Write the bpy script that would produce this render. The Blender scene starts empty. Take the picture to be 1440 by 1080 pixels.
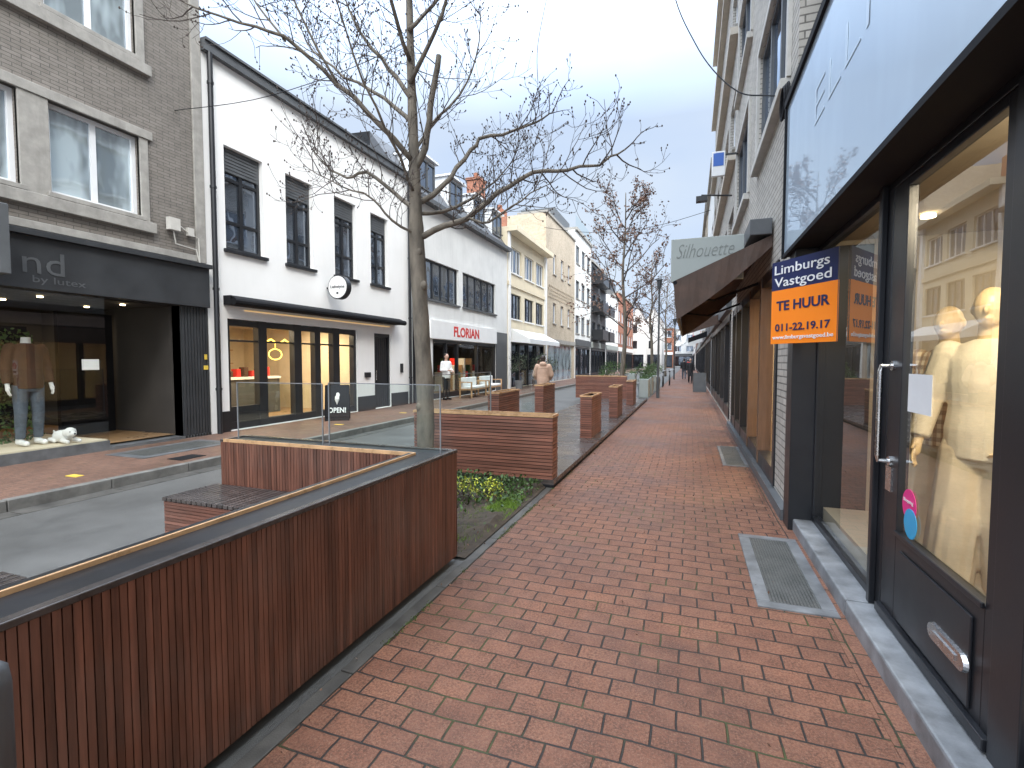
import bpy, math, random
from mathutils import Vector, Matrix
random.seed(11)
R=random.Random(5)
D=bpy.data; C=bpy.context
col=C.scene.collection

# ---------------------------------------------------------------- mesh builder
class MB:
    def __init__(s): s.v=[];s.f=[];s.m=[];s.r=[]
    def face(s,pts,m=0,r=None):
        b=len(s.v); s.v+= [tuple(p) for p in pts]; s.f.append(tuple(range(b,b+len(pts)))); s.m.append(m); s.r.append(R.random() if r is None else r)
    def box(s,x0,x1,y0,y1,z0,z1,m=0,r=None):
        if r is None: r=R.random()
        b=len(s.v)
        s.v+=[(x0,y0,z0),(x1,y0,z0),(x1,y1,z0),(x0,y1,z0),(x0,y0,z1),(x1,y0,z1),(x1,y1,z1),(x0,y1,z1)]
        for q in ((0,3,2,1),(4,5,6,7),(0,1,5,4),(1,2,6,5),(2,3,7,6),(3,0,4,7)):
            s.f.append(tuple(b+i for i in q)); s.m.append(m); s.r.append(r)
    def pbox(s,P,u0,u1,v0,v1,d0,d1,m=0,r=None):
        a=P(u0,v0,d0); c=P(u1,v1,d1)
        s.box(min(a[0],c[0]),max(a[0],c[0]),min(a[1],c[1]),max(a[1],c[1]),min(a[2],c[2]),max(a[2],c[2]),m,r)
    def rings(s,rs,m=0,caps=True,r=None):
        if r is None: r=R.random()
        b=len(s.v); n=len(rs[0])
        for q in rs: s.v+=[tuple(p) for p in q]
        for i in range(len(rs)-1):
            for j in range(n):
                k=(j+1)%n
                s.f.append((b+i*n+j,b+i*n+k,b+(i+1)*n+k,b+(i+1)*n+j)); s.m.append(m); s.r.append(r)
        if caps:
            s.f.append(tuple(b+j for j in reversed(range(n)))); s.m.append(m); s.r.append(r)
            s.f.append(tuple(b+(len(rs)-1)*n+j for j in range(n))); s.m.append(m); s.r.append(r)
    def tube(s,pts,rad,n=8,m=0,caps=True,r=None):
        pts=[Vector(p) for p in pts]
        if not hasattr(rad,'__len__'): rad=[rad]*len(pts)
        t=(pts[1]-pts[0]).normalized()
        a=t.orthogonal().normalized(); rs=[]
        for i,p in enumerate(pts):
            if i==0: tt=pts[1]-pts[0]
            elif i==len(pts)-1: tt=pts[-1]-pts[-2]
            else: tt=pts[i+1]-pts[i-1]
            tt.normalize()
            a=a-tt*a.dot(tt)
            if a.length<1e-5: a=tt.orthogonal()
            a.normalize(); bb=tt.cross(a)
            rs.append([p+(a*math.cos(2*math.pi*j/n)+bb*math.sin(2*math.pi*j/n))*rad[i] for j in range(n)])
        s.rings(rs,m,caps,r)
    def cyl(s,c,r0,h,n=16,m=0,r1=None):
        r1=r0 if r1 is None else r1
        s.tube([c,(c[0],c[1],c[2]+h)],[r0,r1],n,m)
    def ell(s,c,rad,n=12,m=0,r=None):
        rs=[]
        k=max(5,n//2+1)
        for i in range(k+1):
            th=-math.pi/2+math.pi*(i if 0<i<k else (0.08 if i==0 else k-0.08))/k
            rs.append([(c[0]+rad[0]*math.cos(th)*math.cos(2*math.pi*j/n),c[1]+rad[1]*math.cos(th)*math.sin(2*math.pi*j/n),c[2]+rad[2]*math.sin(th)) for j in range(n)])
        s.rings(rs,m,True,r)
    def caps(s,p0,r0,p1,r1,m=0,n=10):
        s.tube([p0,p1],[r0,r1],n,m); s.ell(p0,(r0,)*3,n,m); s.ell(p1,(r1,)*3,n,m)
    def loft(s,rs,m=0,n=18):  # (cx,cy,z,rx,ry)
        s.rings([[(a+c*math.cos(2*math.pi*j/n),b+d*math.sin(2*math.pi*j/n),z) for j in range(n)] for a,b,z,c,d in rs],m)
    def leaf(s,p,sz,m=0):
        p=Vector(p)
        a=Vector((R.gauss(0,1),R.gauss(0,1),R.gauss(0,1))).normalized(); b=a.orthogonal().normalized()
        q=Matrix.Rotation(R.random()*6.28,3,a)@b; w=a.cross(q)
        s.face([p,p+q*sz*.5+w*sz*.3,p+q*sz,p+q*sz*.5-w*sz*.3],m)
    def mesh(s,name='m',off=(0,0,0)):
        me=D.meshes.new(name)
        me.from_pydata([(x-off[0],y-off[1],z-off[2]) for x,y,z in s.v],[],s.f)
        me.polygons.foreach_set('material_index',s.m)
        at=me.attributes.new('rnd','FLOAT','FACE'); at.data.foreach_set('value',s.r)
        me.update(); return me
    def islands(s,tol=.03):
        n=len(s.v); par=list(range(n))
        def fd(a):
            while par[a]!=a: par[a]=par[par[a]]; a=par[a]
            return a
        for f in s.f:
            for q in f[1:]: par[fd(q)]=fd(f[0])
        g={}
        for i,f in enumerate(s.f): g.setdefault(fd(f[0]),[]).append(i)
        L=[]
        for fs in g.values():
            vs=[s.v[k] for i in fs for k in s.f[i]]
            L.append([fs,[min(v[a] for v in vs)-tol for a in range(3)],[max(v[a] for v in vs)+tol for a in range(3)]])
        ch=True
        while ch:
            ch=False
            for i in range(len(L)):
                for j in range(len(L)-1,i,-1):
                    if all(L[i][1][a]<=L[j][2][a] and L[j][1][a]<=L[i][2][a] for a in range(3)):
                        L[i][0]+=L[j][0]; L[i][1]=[min(p) for p in zip(L[i][1],L[j][1])]; L[i][2]=[max(p) for p in zip(L[i][2],L[j][2])]; del L[j]; ch=True
        out=[]
        for fs,_,_ in L:
            m=MB(); mp={}
            for i in fs:
                q=[]
                for k in s.f[i]:
                    if k not in mp: mp[k]=len(m.v); m.v.append(s.v[k])
                    q.append(mp[k])
                m.f.append(tuple(q)); m.m.append(s.m[i]); m.r.append(s.r[i])
            out.append(m)
        return out
SPLIT={'ceiling_spot','downpipe','roller_shutter','glass','glass_screen','cornice_band','balcony','pilaster','display_panel','letter_box','arm','plate','plinth','concrete_trim','floor_band','cladding_panel','goods','screen_edge','neon_sign','hanging_clothes','coping','wall_shelf'}
class Thing:
    def __init__(s,name,label,cat,base=(0,0,0),group=None,kind=None):
        s.b=Vector(base); s.e=D.objects.new(name,None); s.e.location=s.b; s.e.empty_display_size=.2
        s.e['label']=label; s.e['category']=cat
        if group: s.e['group']=group
        col.objects.link(s.e)
    def part(s,name,mb,mats,parent=None,smooth=False,label=None,bevel=0):
        if name in SPLIT and isinstance(mb,MB):
            il=mb.islands()
            if len(il)>1:
                for q in il: o=s._p(name,q,mats,parent,smooth,label,bevel)
                return o
        return s._p(name,mb,mats,parent,smooth,label,bevel)
    def _p(s,name,mb,mats,parent,smooth,label,bevel):
        me=mb.mesh(name,s.b) if isinstance(mb,MB) else mb
        for m in (mats if isinstance(mats,(list,tuple)) else [mats]): me.materials.append(m)
        if smooth: me.polygons.foreach_set('use_smooth',[True]*len(me.polygons))
        o=D.objects.new(name,me); o.parent=parent or s.e
        if label: o['label']=label
        col.objects.link(o)
        if bevel:
            b=o.modifiers.new('b','BEVEL'); b.width=bevel; b.segments=2; b.limit_method='ANGLE'
        return o
def single(name,label,cat,mb,mats,base,group=None,kind=None,smooth=False,bevel=0):
    me=mb.mesh(name,base)
    for m in (mats if isinstance(mats,(list,tuple)) else [mats]): me.materials.append(m)
    if smooth: me.polygons.foreach_set('use_smooth',[True]*len(me.polygons))
    o=D.objects.new(name,me); o.location=base
    if label: o['label']=label
    if cat: o['category']=cat
    if group: o['group']=group
    if kind: o['kind']=kind
    if bevel:
        b=o.modifiers.new('b','BEVEL'); b.width=bevel; b.segments=2; b.limit_method='ANGLE'
    col.objects.link(o); return o

# ---------------------------------------------------------------- materials
def nt(name):
    m=D.materials.new(name); m.use_nodes=True; t=m.node_tree
    return m,t,t.nodes['Principled BSDF'],t.nodes,t.links
def pos(t,sc=(1,1,1)):
    g=t.nodes.new('ShaderNodeNewGeometry'); mp=t.nodes.new('ShaderNodeMapping'); mp.inputs['Scale'].default_value=sc
    t.links.new(g.outputs['Position'],mp.inputs['Vector']); return mp.outputs['Vector']
def noise(t,v,scale,det=4,rough=.6):
    n=t.nodes.new('ShaderNodeTexNoise'); n.inputs['Scale'].default_value=scale; n.inputs['Detail'].default_value=det; n.inputs['Roughness'].default_value=rough
    t.links.new(v,n.inputs['Vector']); return n.outputs['Fac']
def mrange(t,v,a,b,c,d):
    n=t.nodes.new('ShaderNodeMapRange'); n.inputs[1].default_value=a;n.inputs[2].default_value=b;n.inputs[3].default_value=c;n.inputs[4].default_value=d
    t.links.new(v,n.inputs[0]); return n.outputs[0]
def mix(t,f,a,b,bt='MIX'):
    n=t.nodes.new('ShaderNodeMix'); n.data_type='RGBA'; n.blend_type=bt
    for s,i in ((f,0),(a,6),(b,7)):
        if isinstance(s,(int,float)): n.inputs[i].default_value=s
        elif isinstance(s,tuple): n.inputs[i].default_value=s if len(s)==4 else (*s,1)
        else: t.links.new(s,n.inputs[i])
    return n.outputs[2]
def math_(t,op,a,b=None,clamp=False):
    n=t.nodes.new('ShaderNodeMath'); n.operation=op; n.use_clamp=clamp
    for s,i in ((a,0),(b,1)):
        if s is None: continue
        if isinstance(s,(int,float)): n.inputs[i].default_value=s
        else: t.links.new(s,n.inputs[i])
    return n.outputs[0]
def schlick(t,k,base):
    g=t.nodes.new('ShaderNodeNewGeometry'); d=t.nodes.new('ShaderNodeVectorMath'); d.operation='DOT_PRODUCT'
    t.links.new(g.outputs['Incoming'],d.inputs[0]); t.links.new(g.outputs['Normal'],d.inputs[1])
    c=math_(t,'ABSOLUTE',d.outputs['Value']); c=math_(t,'SUBTRACT',1.0,c,True); c=math_(t,'POWER',c,5.0); c=math_(t,'MULTIPLY',c,.96*k)
    return math_(t,'ADD',c,.04+base,True)
def bump(t,b,h,st,dist=.01):
    n=t.nodes.new('ShaderNodeBump'); n.inputs['Strength'].default_value=st; n.inputs['Distance'].default_value=dist
    t.links.new(h,n.inputs['Height']); t.links.new(n.outputs[0],b.inputs['Normal'])
def mat(name,c,rough=.6,var=.25,scale=3,bmp=.15,bs=80,metal=0,rv=0,st=(1,1,1),spec=.5,emit=None,streak=0):
    m,t,b,N,L=nt(name)
    v=pos(t,st); n=noise(t,v,scale,6)
    cc=tuple(x*(1-var) for x in c); c2=tuple(min(1,x*(1+var)) for x in c)
    o=mix(t,mrange(t,n,.3,.7,0,1),cc,c2)
    if rv:
        a=N.new('ShaderNodeAttribute'); a.attribute_name='rnd'
        k=mrange(t,a.outputs['Fac'],0,1,1-rv,1+rv)
        cb=N.new('ShaderNodeCombineColor'); 
        for i in range(3): L.new(k,cb.inputs[i])
        o=mix(t,1.0,o,cb.outputs[0],'MULTIPLY')
    if streak:
        sv=pos(t,(2.5,2.5,.25)); sn=noise(t,sv,1.6,6,.7)
        o=mix(t,mrange(t,sn,.5,.75,0,streak),o,tuple(x*.45 for x in c))
    L.new(o,b.inputs['Base Color'])
    n2=noise(t,pos(t,st),bs,3)
    L.new(mrange(t,n,.2,.8,max(0,rough-.1),min(1,rough+.1)),b.inputs['Roughness'])
    b.inputs['Metallic'].default_value=metal; b.inputs['Specular IOR Level'].default_value=spec
    if bmp: bump(t,b,n2,bmp,.004)
    if emit:
        b.inputs['Emission Color'].default_value=(*c,1); b.inputs['Emission Strength'].default_value=emit
    return m
def brick(name,c1,c2,mort,w,h,plane='YZ',ms=.006,rough=.8,wet=False,bst=.5,offs=.5):
    m,t,b,N,L=nt(name)
    g=N.new('ShaderNodeNewGeometry'); sp=N.new('ShaderNodeSeparateXYZ'); L.new(g.outputs['Position'],sp.inputs[0])
    cb=N.new('ShaderNodeCombineXYZ'); ix={'X':0,'Y':1,'Z':2}
    if plane=='WALL':
        ad=N.new('ShaderNodeMath'); ad.operation='ADD'; L.new(sp.outputs[0],ad.inputs[0]); L.new(sp.outputs[1],ad.inputs[1])
        L.new(ad.outputs[0],cb.inputs[0]); L.new(sp.outputs[2],cb.inputs[1])
    else:
        L.new(sp.outputs[ix[plane[0]]],cb.inputs[0]); L.new(sp.outputs[ix[plane[1]]],cb.inputs[1])
    vec=cb.outputs[0]
    if wet:
        for sc_,am in ((1.1,.05),(9,.010)):
            wn=N.new('ShaderNodeTexNoise'); wn.inputs['Scale'].default_value=sc_; L.new(vec,wn.inputs['Vector'])
            vm=N.new('ShaderNodeVectorMath'); vm.operation='SCALE'; vm.inputs[3].default_value=am; L.new(wn.outputs['Color'],vm.inputs[0])
            va=N.new('ShaderNodeVectorMath'); va.operation='ADD'; L.new(vec,va.inputs[0]); L.new(vm.outputs[0],va.inputs[1]); vec=va.outputs[0]
    br=N.new('ShaderNodeTexBrick'); L.new(vec,br.inputs['Vector'])
    br.inputs['Scale'].default_value=1; br.inputs['Brick Width'].default_value=w; br.inputs['Row Height'].default_value=h
    br.inputs['Mortar Size'].default_value=ms; br.inputs['Mortar Smooth'].default_value=.5 if wet else .3; br.offset=offs
    br.inputs['Color1'].default_value=(*c1,1); br.inputs['Color2'].default_value=(*c2,1); br.inputs['Mortar'].default_value=(*mort,1)
    p=pos(t); o=br.outputs['Color']
    big=noise(t,p,.7,6,.65); o=mix(t,mrange(t,big,.40,.60,0,.7 if wet else .35),o,tuple(x*.42 for x in c1))
    fine=noise(t,p,80,3,.8); o=mix(t,mrange(t,fine,.40,.58,.0,.85 if wet else .15),o,tuple(x*.36 for x in c1))
    med=noise(t,p,7,4); o=mix(t,mrange(t,med,.35,.7,0,.25),o,tuple(min(1,x*1.35) for x in c2))
    if wet:
        lit=noise(t,pos(t,(1,1,1.7)),130,2,.7); o=mix(t,mrange(t,lit,.56,.66,0,.5),o,(.27,.155,.10))
        moss=noise(t,p,1.3,5,.7); o=mix(t,br.outputs['Fac'],o,mix(t,mrange(t,moss,.50,.62,0,1),(*mort,1),(.05,.062,.013)))
        L.new(mrange(t,big,.35,.65,.80,.45),b.inputs['Roughness'])
    else: b.inputs['Roughness'].default_value=rough
    L.new(o,b.inputs['Base Color'])
    ma=N.new('ShaderNodeMath'); ma.operation='MULTIPLY_ADD'; ma.inputs[1].default_value=-1; L.new(br.outputs['Fac'],ma.inputs[0]); L.new(mrange(t,fine,0,1,.6,1.3),ma.inputs[2])
    bump(t,b,ma.outputs[0],bst,.006)
    return m
def wood(name,c,st,rough=.45,rv=.4,var=.45,spec=.5,weather=.45):
    m,t,b,N,L=nt(name)
    v=pos(t,st); n=noise(t,v,30,5,.65); big=noise(t,pos(t),1.7,4)
    o=mix(t,mrange(t,n,.3,.7,0,1),tuple(x*(1-var) for x in c),tuple(x*(1+var) for x in c))
    o=mix(t,mrange(t,big,.45,.75,0,weather),o,(.15,.125,.11))
    a=N.new('ShaderNodeAttribute'); a.attribute_name='rnd'; k=mrange(t,a.outputs['Fac'],0,1,1-rv,1+rv)
    cb=N.new('ShaderNodeCombineColor')
    for i in range(3): L.new(k,cb.inputs[i])
    o=mix(t,1.0,o,cb.outputs[0],'MULTIPLY'); L.new(o,b.inputs['Base Color'])
    L.new(mrange(t,big,.3,.7,rough+.12,rough-.12),b.inputs['Roughness']); b.inputs['Specular IOR Level'].default_value=spec
    bump(t,b,n,.35,.003); return m
def glass(name,tint=(.9,.95,.94),k=1.0,base=.05,wav=0):
    m=D.materials.new(name); m.use_nodes=True; t=m.node_tree; N=t.nodes; L=t.links; N.clear()
    out=N.new('ShaderNodeOutputMaterial'); tr=N.new('ShaderNodeBsdfTransparent'); tr.inputs[0].default_value=(*tint,1)
    gl=N.new('ShaderNodeBsdfGlossy'); gl.inputs['Roughness'].default_value=.0; gl.inputs[0].default_value=(.95,.97,1,1)
    mx=N.new('ShaderNodeMixShader'); L.new(schlick(t,k,base),mx.inputs[0]); L.new(tr.outputs[0],mx.inputs[1]); L.new(gl.outputs[0],mx.inputs[2]); L.new(mx.outputs[0],out.inputs[0])
    if wav:
        n=noise(t,pos(t),.9,2); bp=N.new('ShaderNodeBump'); bp.inputs['Strength'].default_value=wav; bp.inputs['Distance'].default_value=.05
        L.new(n,bp.inputs['Height']); L.new(bp.outputs[0],gl.inputs['Normal'])
    return m
def winglass(name,c=(.05,.06,.07),f=.3,tint=(.8,.88,1),wv=.25,mul=2.6,ks=1.0):
    m=D.materials.new(name); m.use_nodes=True; t=m.node_tree; N=t.nodes; L=t.links; N.clear()
    out=N.new('ShaderNodeOutputMaterial'); d=N.new('ShaderNodeBsdfDiffuse')
    n=noise(t,pos(t,(1,1,.35)),1.8,3); o=mix(t,mrange(t,n,.45,.6,0,1),c,tuple(x*mul for x in c)); L.new(o,d.inputs[0])
    gl=N.new('ShaderNodeBsdfGlossy'); gl.inputs['Roughness'].default_value=.02; gl.inputs[0].default_value=(*tint,1)
    mx=N.new('ShaderNodeMixShader'); L.new(schlick(t,ks,f),mx.inputs[0]); L.new(d.outputs[0],mx.inputs[1]); L.new(gl.outputs[0],mx.inputs[2]); L.new(mx.outputs[0],out.inputs[0])
    w=noise(t,pos(t),1.1,2); bp=N.new('ShaderNodeBump'); bp.inputs['Strength'].default_value=wv; bp.inputs['Distance'].default_value=.03
    L.new(w,bp.inputs['Height']); L.new(bp.outputs[0],gl.inputs['Normal'])
    return m

M={}
M['pave']=brick('clay_pavers',(.185,.072,.040),(.275,.120,.068),(.022,.017,.014),.205,.128,'XY',.006,wet=True,bst=1)
M['pave2']=brick('far_pavers',(.17,.09,.062),(.235,.125,.085),(.08,.06,.05),.2,.12,'YX',.006,wet=True,bst=.5)
M['soldier']=brick('border_pavers',(.22,.09,.052),(.29,.13,.078),(.025,.02,.016),.2,.11,'YX',.006,wet=True,bst=1)
M['asphalt']=mat('asphalt',(.095,.093,.088),.62,.4,.9,.6,220)
M['ground']=mat('ground',(.1,.1,.1),.8)
M['kerb']=mat('kerb_stone',(.15,.145,.135),.6,.35,5,.3,120)
M['kerbd']=mat('dark_kerb_stone',(.07,.065,.058),.65,.5,5,.3,120)
M['bluestone']=mat('bluestone',(.19,.197,.205),.45,.5,5,.25,150)
M['bluestone_g']=mat('bluestone_worn',(.14,.145,.15),.5,.5,5,.25,150)
M['bluestone_d']=mat('bluestone_dark',(.10,.105,.11),.5,.4,4,.25,150)
M['soil']=mat('soil',(.05,.037,.026),.9,.5,12,1,40)
M['greybrick']=brick('grey_brick',(.18,.16,.138),(.23,.205,.18),(.09,.083,.075),.22,.055,'WALL',.007)
M['whitewall']=mat('white_render',(.83,.82,.80),.75,.03,1.2,.12,90,streak=.08)
M['whitewall2']=mat('offwhite_render',(.70,.70,.68),.75,.07,1.2,.12,90,streak=.2)
M['cream']=mat('cream_render',(.70,.61,.45),.75,.07,1.2,.12,90,streak=.2)
M['beigebrick']=brick('beige_brick',(.46,.38,.28),(.56,.47,.36),(.36,.31,.25),.22,.07,'WALL',.006)
M['lightbrick']=brick('light_grey_brick',(.54,.50,.44),(.42,.39,.34),(.13,.12,.105),.30,.075,'WALL',.009)
M['redbrick']=brick('red_brick',(.32,.11,.06),(.40,.16,.09),(.25,.2,.17),.22,.07,'WALL',.006)
M['concrete']=mat('concrete_trim',(.30,.285,.26),.8,.2,6,.3,60,streak=.4)
M['paleconc']=mat('pale_concrete',(.50,.48,.44),.8,.12,6,.3,60,streak=.3)
M['beige']=mat('beige_render',(.50,.45,.38),.8,.1,2,.2,60,streak=.3)
M['black']=mat('black_frame',(.014,.015,.018),.35,.2,3,.05)
M['blackm']=mat('black_matt',(.011,.011,.013),.8,.3,3,.1,spec=.2)
M['dark']=mat('dark_grey_cladding',(.028,.03,.033),.5,.2,3,.1)
M['anth']=mat('anthracite_panel',(.085,.09,.095),.5,.2,3,.1)
M['slate']=mat('slate_roof',(.07,.075,.085),.55,.3,5,.4,30)
M['whiteframe']=mat('white_frame',(.72,.73,.74),.4,.05,3,.05)
M['win']=winglass('window_glass',(.03,.036,.045),.17)
M['winb']=winglass('window_glass_curtain',(.17,.20,.21),.2)
M['wind']=winglass('window_glass_dark',(.012,.013,.016),.08)
M['glass']=glass('shop_glass',(.90,.92,.90),.9,.03)
M['glassr']=glass('shop_glass_reflective',(.94,.95,.92),1.1,.05,.02)
M['gfence']=glass('glass_screen',(.85,.93,.9),.8,.02)
M['fascia']=winglass('fascia_glass',(.42,.50,.58),.16,(.85,.93,1),.06,1.06,.5)
M['fascia2']=winglass('fascia_glass_mark',(.49,.57,.64),.14,(.85,.93,1),.06,1.05,.5)
M['woodv']=wood('slat_wood_vertical',(.135,.054,.034),(1,1,.06),.38,.30,.5,.5,.35)
M['groove']=mat('groove_wood',(.03,.016,.012),.8,.3)
M['woodh']=wood('slat_wood_horizontal',(.22,.09,.06),(.06,.06,1),.42,.3,.4,.5,.3)
M['deck']=wood('deck_boards',(.058,.048,.045),(.06,1,1),.25,.25)
M['railw']=mat('glow_toned_wood_rail',(.55,.33,.17),.3,.25,8,.2,60)  # wood rail; its warm colour carries the painted orange glow of the inner rim
M['lw']=wood('pale_wood',(.5,.3,.15),(.1,1,1),.5,.15,.2)
M['brpost']=wood('brown_post',(.16,.09,.05),(1,1,.1),.5,.15,.2)
M['intw']=mat('interior_wall',(.68,.59,.44),.8,.08)
M['intw2']=mat('shop_plaster',(.36,.31,.235),.8,.08)
M['intd']=mat('interior_dark',(.04,.036,.033),.8,.2)
M['intf']=wood('interior_floor',(.36,.22,.11),(1,.08,1),.35,.2,.25)
M['spot']=mat('lit_lamp',(1,.78,.45),.5,0,1,0,emit=12)
M['led']=mat('yellow_neon',(1,.72,.12),.5,0,1,0,emit=4)
M['warm']=mat('warm_led',(1,.66,.3),.5,0,1,0,emit=.5)
M['white']=mat('white_paint',(.8,.8,.79),.5,.04,3,.03)
M['signgrey']=mat('pale_sign_panel',(.33,.36,.34),.5,.06,2,.05)
M['signtext']=mat('sign_grey_letters',(.19,.205,.19),.5)
M['greytext']=mat('pewter_letters',(.085,.09,.095),.45)
M['awn']=mat('brown_awning',(.08,.05,.037),.75,.25,6,.4,30)
M['navy']=mat('navy_print',(.010,.018,.085),.45,.05,3,.02)
M['orange']=mat('orange_print',(1.0,.25,.01),.45,.03,3,.02)
M['red']=mat('red_print',(.6,.02,.015),.45,.1)
M['pink']=mat('pink_print',(.75,.03,.22),.4,.05)
M['cyan']=mat('cyan_print',(.03,.35,.62),.4,.05)
M['blue']=mat('blue_print',(.03,.12,.45),.4,.05)
M['yellow']=mat('yellow_paint',(.65,.45,.06),.6,.15)
M['steel']=mat('brushed_steel',(.6,.6,.6),.25,.1,30,.05,metal=1)
M['grate']=brick('metal_grate',(.13,.14,.13),(.17,.17,.16),(.02,.02,.02),.02,.02,'XY',.004,rough=.4,bst=1,offs=0)
M['bark']=mat('tree_bark',(.16,.135,.105),.9,.5,9,1,45,st=(1,1,.35))
M['twig']=mat('tree_twigs',(.08,.062,.053),.9,.3)
M['brleaf']=mat('withered_leaf',(.19,.105,.07),.8,.4,5,0,rv=.4)
M['grleaf']=mat('green_leaf',(.05,.10,.022),.6,.4,5,0,rv=.45)
M['yleaf']=mat('lime_leaf',(.42,.45,.05),.6,.3,5,0,rv=.35)
M['olive']=mat('olive_leaf',(.07,.09,.055),.7,.3,5,0,rv=.35)
M['grass']=mat('grass_blades',(.13,.22,.02),.7,.3,5,0,rv=.4)
M['moss']=mat('dark_moss',(.06,.085,.02),.9,.3,5,0,rv=.4)
M['skin']=mat('skin',(.52,.32,.24),.55,.05)
M['hair']=mat('dark_hair',(.03,.02,.015),.5)
M['gold']=mat('gold_mannequin',(.78,.58,.32),.4,.05,3,0,metal=0)
M['tan']=mat('tan_jacket',(.5,.33,.24),.8,.15,8,.3)
M['blk']=mat('black_cloth',(.02,.02,.023),.85,.2)
M['denim']=mat('denim',(.085,.105,.135),.85,.35,9,.4,120)
M['brown']=mat('brown_suede',(.06,.027,.014),.9,.25,9,.3)
M['linen']=mat('linen_trousers',(.60,.50,.34),.85,.15,6,.4,40)
M['knit']=mat('pale_knit',(.72,.63,.46),.9,.1,9,.6,60)
M['wcloth']=mat('white_cloth',(.75,.75,.74),.85,.06)
M['terr']=mat('grey_planter',(.2,.21,.22),.6,.2)
m_,t_,b_,N_,L_=nt('checked_blouse'); g_=N_.new('ShaderNodeNewGeometry'); s_=N_.new('ShaderNodeSeparateXYZ'); L_.new(g_.outputs['Position'],s_.inputs[0])
def stripe(sock,f): return mrange(t_,math_(t_,'SINE',math_(t_,'MULTIPLY',sock,f)),-.2,.2,0,1)
hx=stripe(math_(t_,'SUBTRACT',s_.outputs[1],s_.outputs[0]),110); hz_=stripe(s_.outputs[2],110)
o_=mix(t_,hx,(.70,.56,.36),(.40,.26,.14)); o_=mix(t_,math_(t_,'MULTIPLY',hz_,.6),o_,(.20,.12,.07)); L_.new(o_,b_.inputs['Base Color']); b_.inputs['Roughness'].default_value=.85; M['blouse']=m_

# ---------------------------------------------------------------- text
def textmesh(th,s,origin,right,up,w,h,m,name='lettering',parent=None,bold=.0,ext=.002,shear=0,align='C'):
    cu=D.curves.new('t','FONT'); cu.body=s; cu.size=1; cu.offset=bold; cu.extrude=.001; cu.shear=shear; cu.resolution_u=3
    o=D.objects.new('t',cu); col.objects.link(o); dg=C.evaluated_depsgraph_get(); dg.update()
    me=D.meshes.new_from_object(o.evaluated_get(dg)); D.objects.remove(o)
    xs=[v.co.x for v in me.vertices]; ys=[v.co.y for v in me.vertices]
    x0,x1,y0,y1=min(xs),max(xs),min(ys),max(ys)
    right=Vector(right).normalized(); up=Vector(up).normalized(); n=right.cross(up)
    for v in me.vertices:
        a=(v.co.x-(x0+x1)/2)/(x1-x0)*w; b=(v.co.y-(y0+y1)/2)/(y1-y0)*h; c=(1 if v.co.z>0 else -1)*ext
        v.co=Vector(origin)+right*a+up*b+n*c-th.b
    return th.part(name,me,m,parent)

# ---------------------------------------------------------------- building helpers
def wallholes(mb,P,u0,u1,v0,v1,holes,m=0,rev=.18,mr=None):
    us=sorted({u0,u1}|{h[0] for h in holes}|{h[1] for h in holes}); vs=sorted({v0,v1}|{h[2] for h in holes}|{h[3] for h in holes})
    us=[u for u in us if u0<=u<=u1]; vs=[v for v in vs if v0<=v<=v1]
    for i in range(len(us)-1):
        for j in range(len(vs)-1):
            cu=(us[i]+us[i+1])/2; cv=(vs[j]+vs[j+1])/2
            if any(h[0]<cu<h[1] and h[2]<cv<h[3] for h in holes): continue
            mb.face([P(us[i],vs[j],0),P(us[i+1],vs[j],0),P(us[i+1],vs[j+1],0),P(us[i],vs[j+1],0)],m,.5)
    for a,b,c,d in [h[:4] for h in holes]:
        for q in (((a,c),(b,c)),((b,c),(b,d)),((b,d),(a,d)),((a,d),(a,c))):
            (p,q1),(r,s)=q
            mb.face([P(p,q1,0),P(r,s,0),P(r,s,-rev),P(p,q1,-rev)],m if mr is None else mr,.5)
def PL(xf): return lambda u,v,d:(xf+d,u,v)
def PR(xf): return lambda u,v,d:(xf-d,u,v)
def PS(yf): return lambda u,v,d:(u,yf-d,v)
def window(th,P,u0,u1,v0,v1,nu=2,hs=(),fr=.06,d=-.12,fm='black',pm='win',sill=None,trans=None,name='window'):
    mb=MB(); mb.pbox(P,u0,u0+fr,v0,v1,d-.04,d+.03); mb.pbox(P,u1-fr,u1,v0,v1,d-.04,d+.03)
    mb.pbox(P,u0+fr,u1-fr,v0,v0+fr,d-.04,d+.03); mb.pbox(P,u0+fr,u1-fr,v1-fr,v1,d-.04,d+.03)
    for i in range(1,nu):
        u=u0+(u1-u0)*i/nu; mb.pbox(P,u-fr*.6,u+fr*.6,v0+fr,v1-fr,d-.038,d+.026)
    for hh in hs:
        v=v0+(v1-v0)*hh; mb.pbox(P,u0+fr,u1-fr,v-fr*.45,v+fr*.45,d-.036,d+.022)
    w=th.part(name,mb,M[fm])
    g=MB(); g.face([P(u0,v0,d-.01),P(u1,v0,d-.01),P(u1,v1,d-.01),P(u0,v1,d-.01)]); th.part('pane',g,M[pm],w)
    if sill:
        s=MB(); s.pbox(P,u0-.06,u1+.06,v0-.07,v0-.002,-.1,.07); th.part('sill',s,M[sill],w,bevel=.006)
    return w
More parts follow.
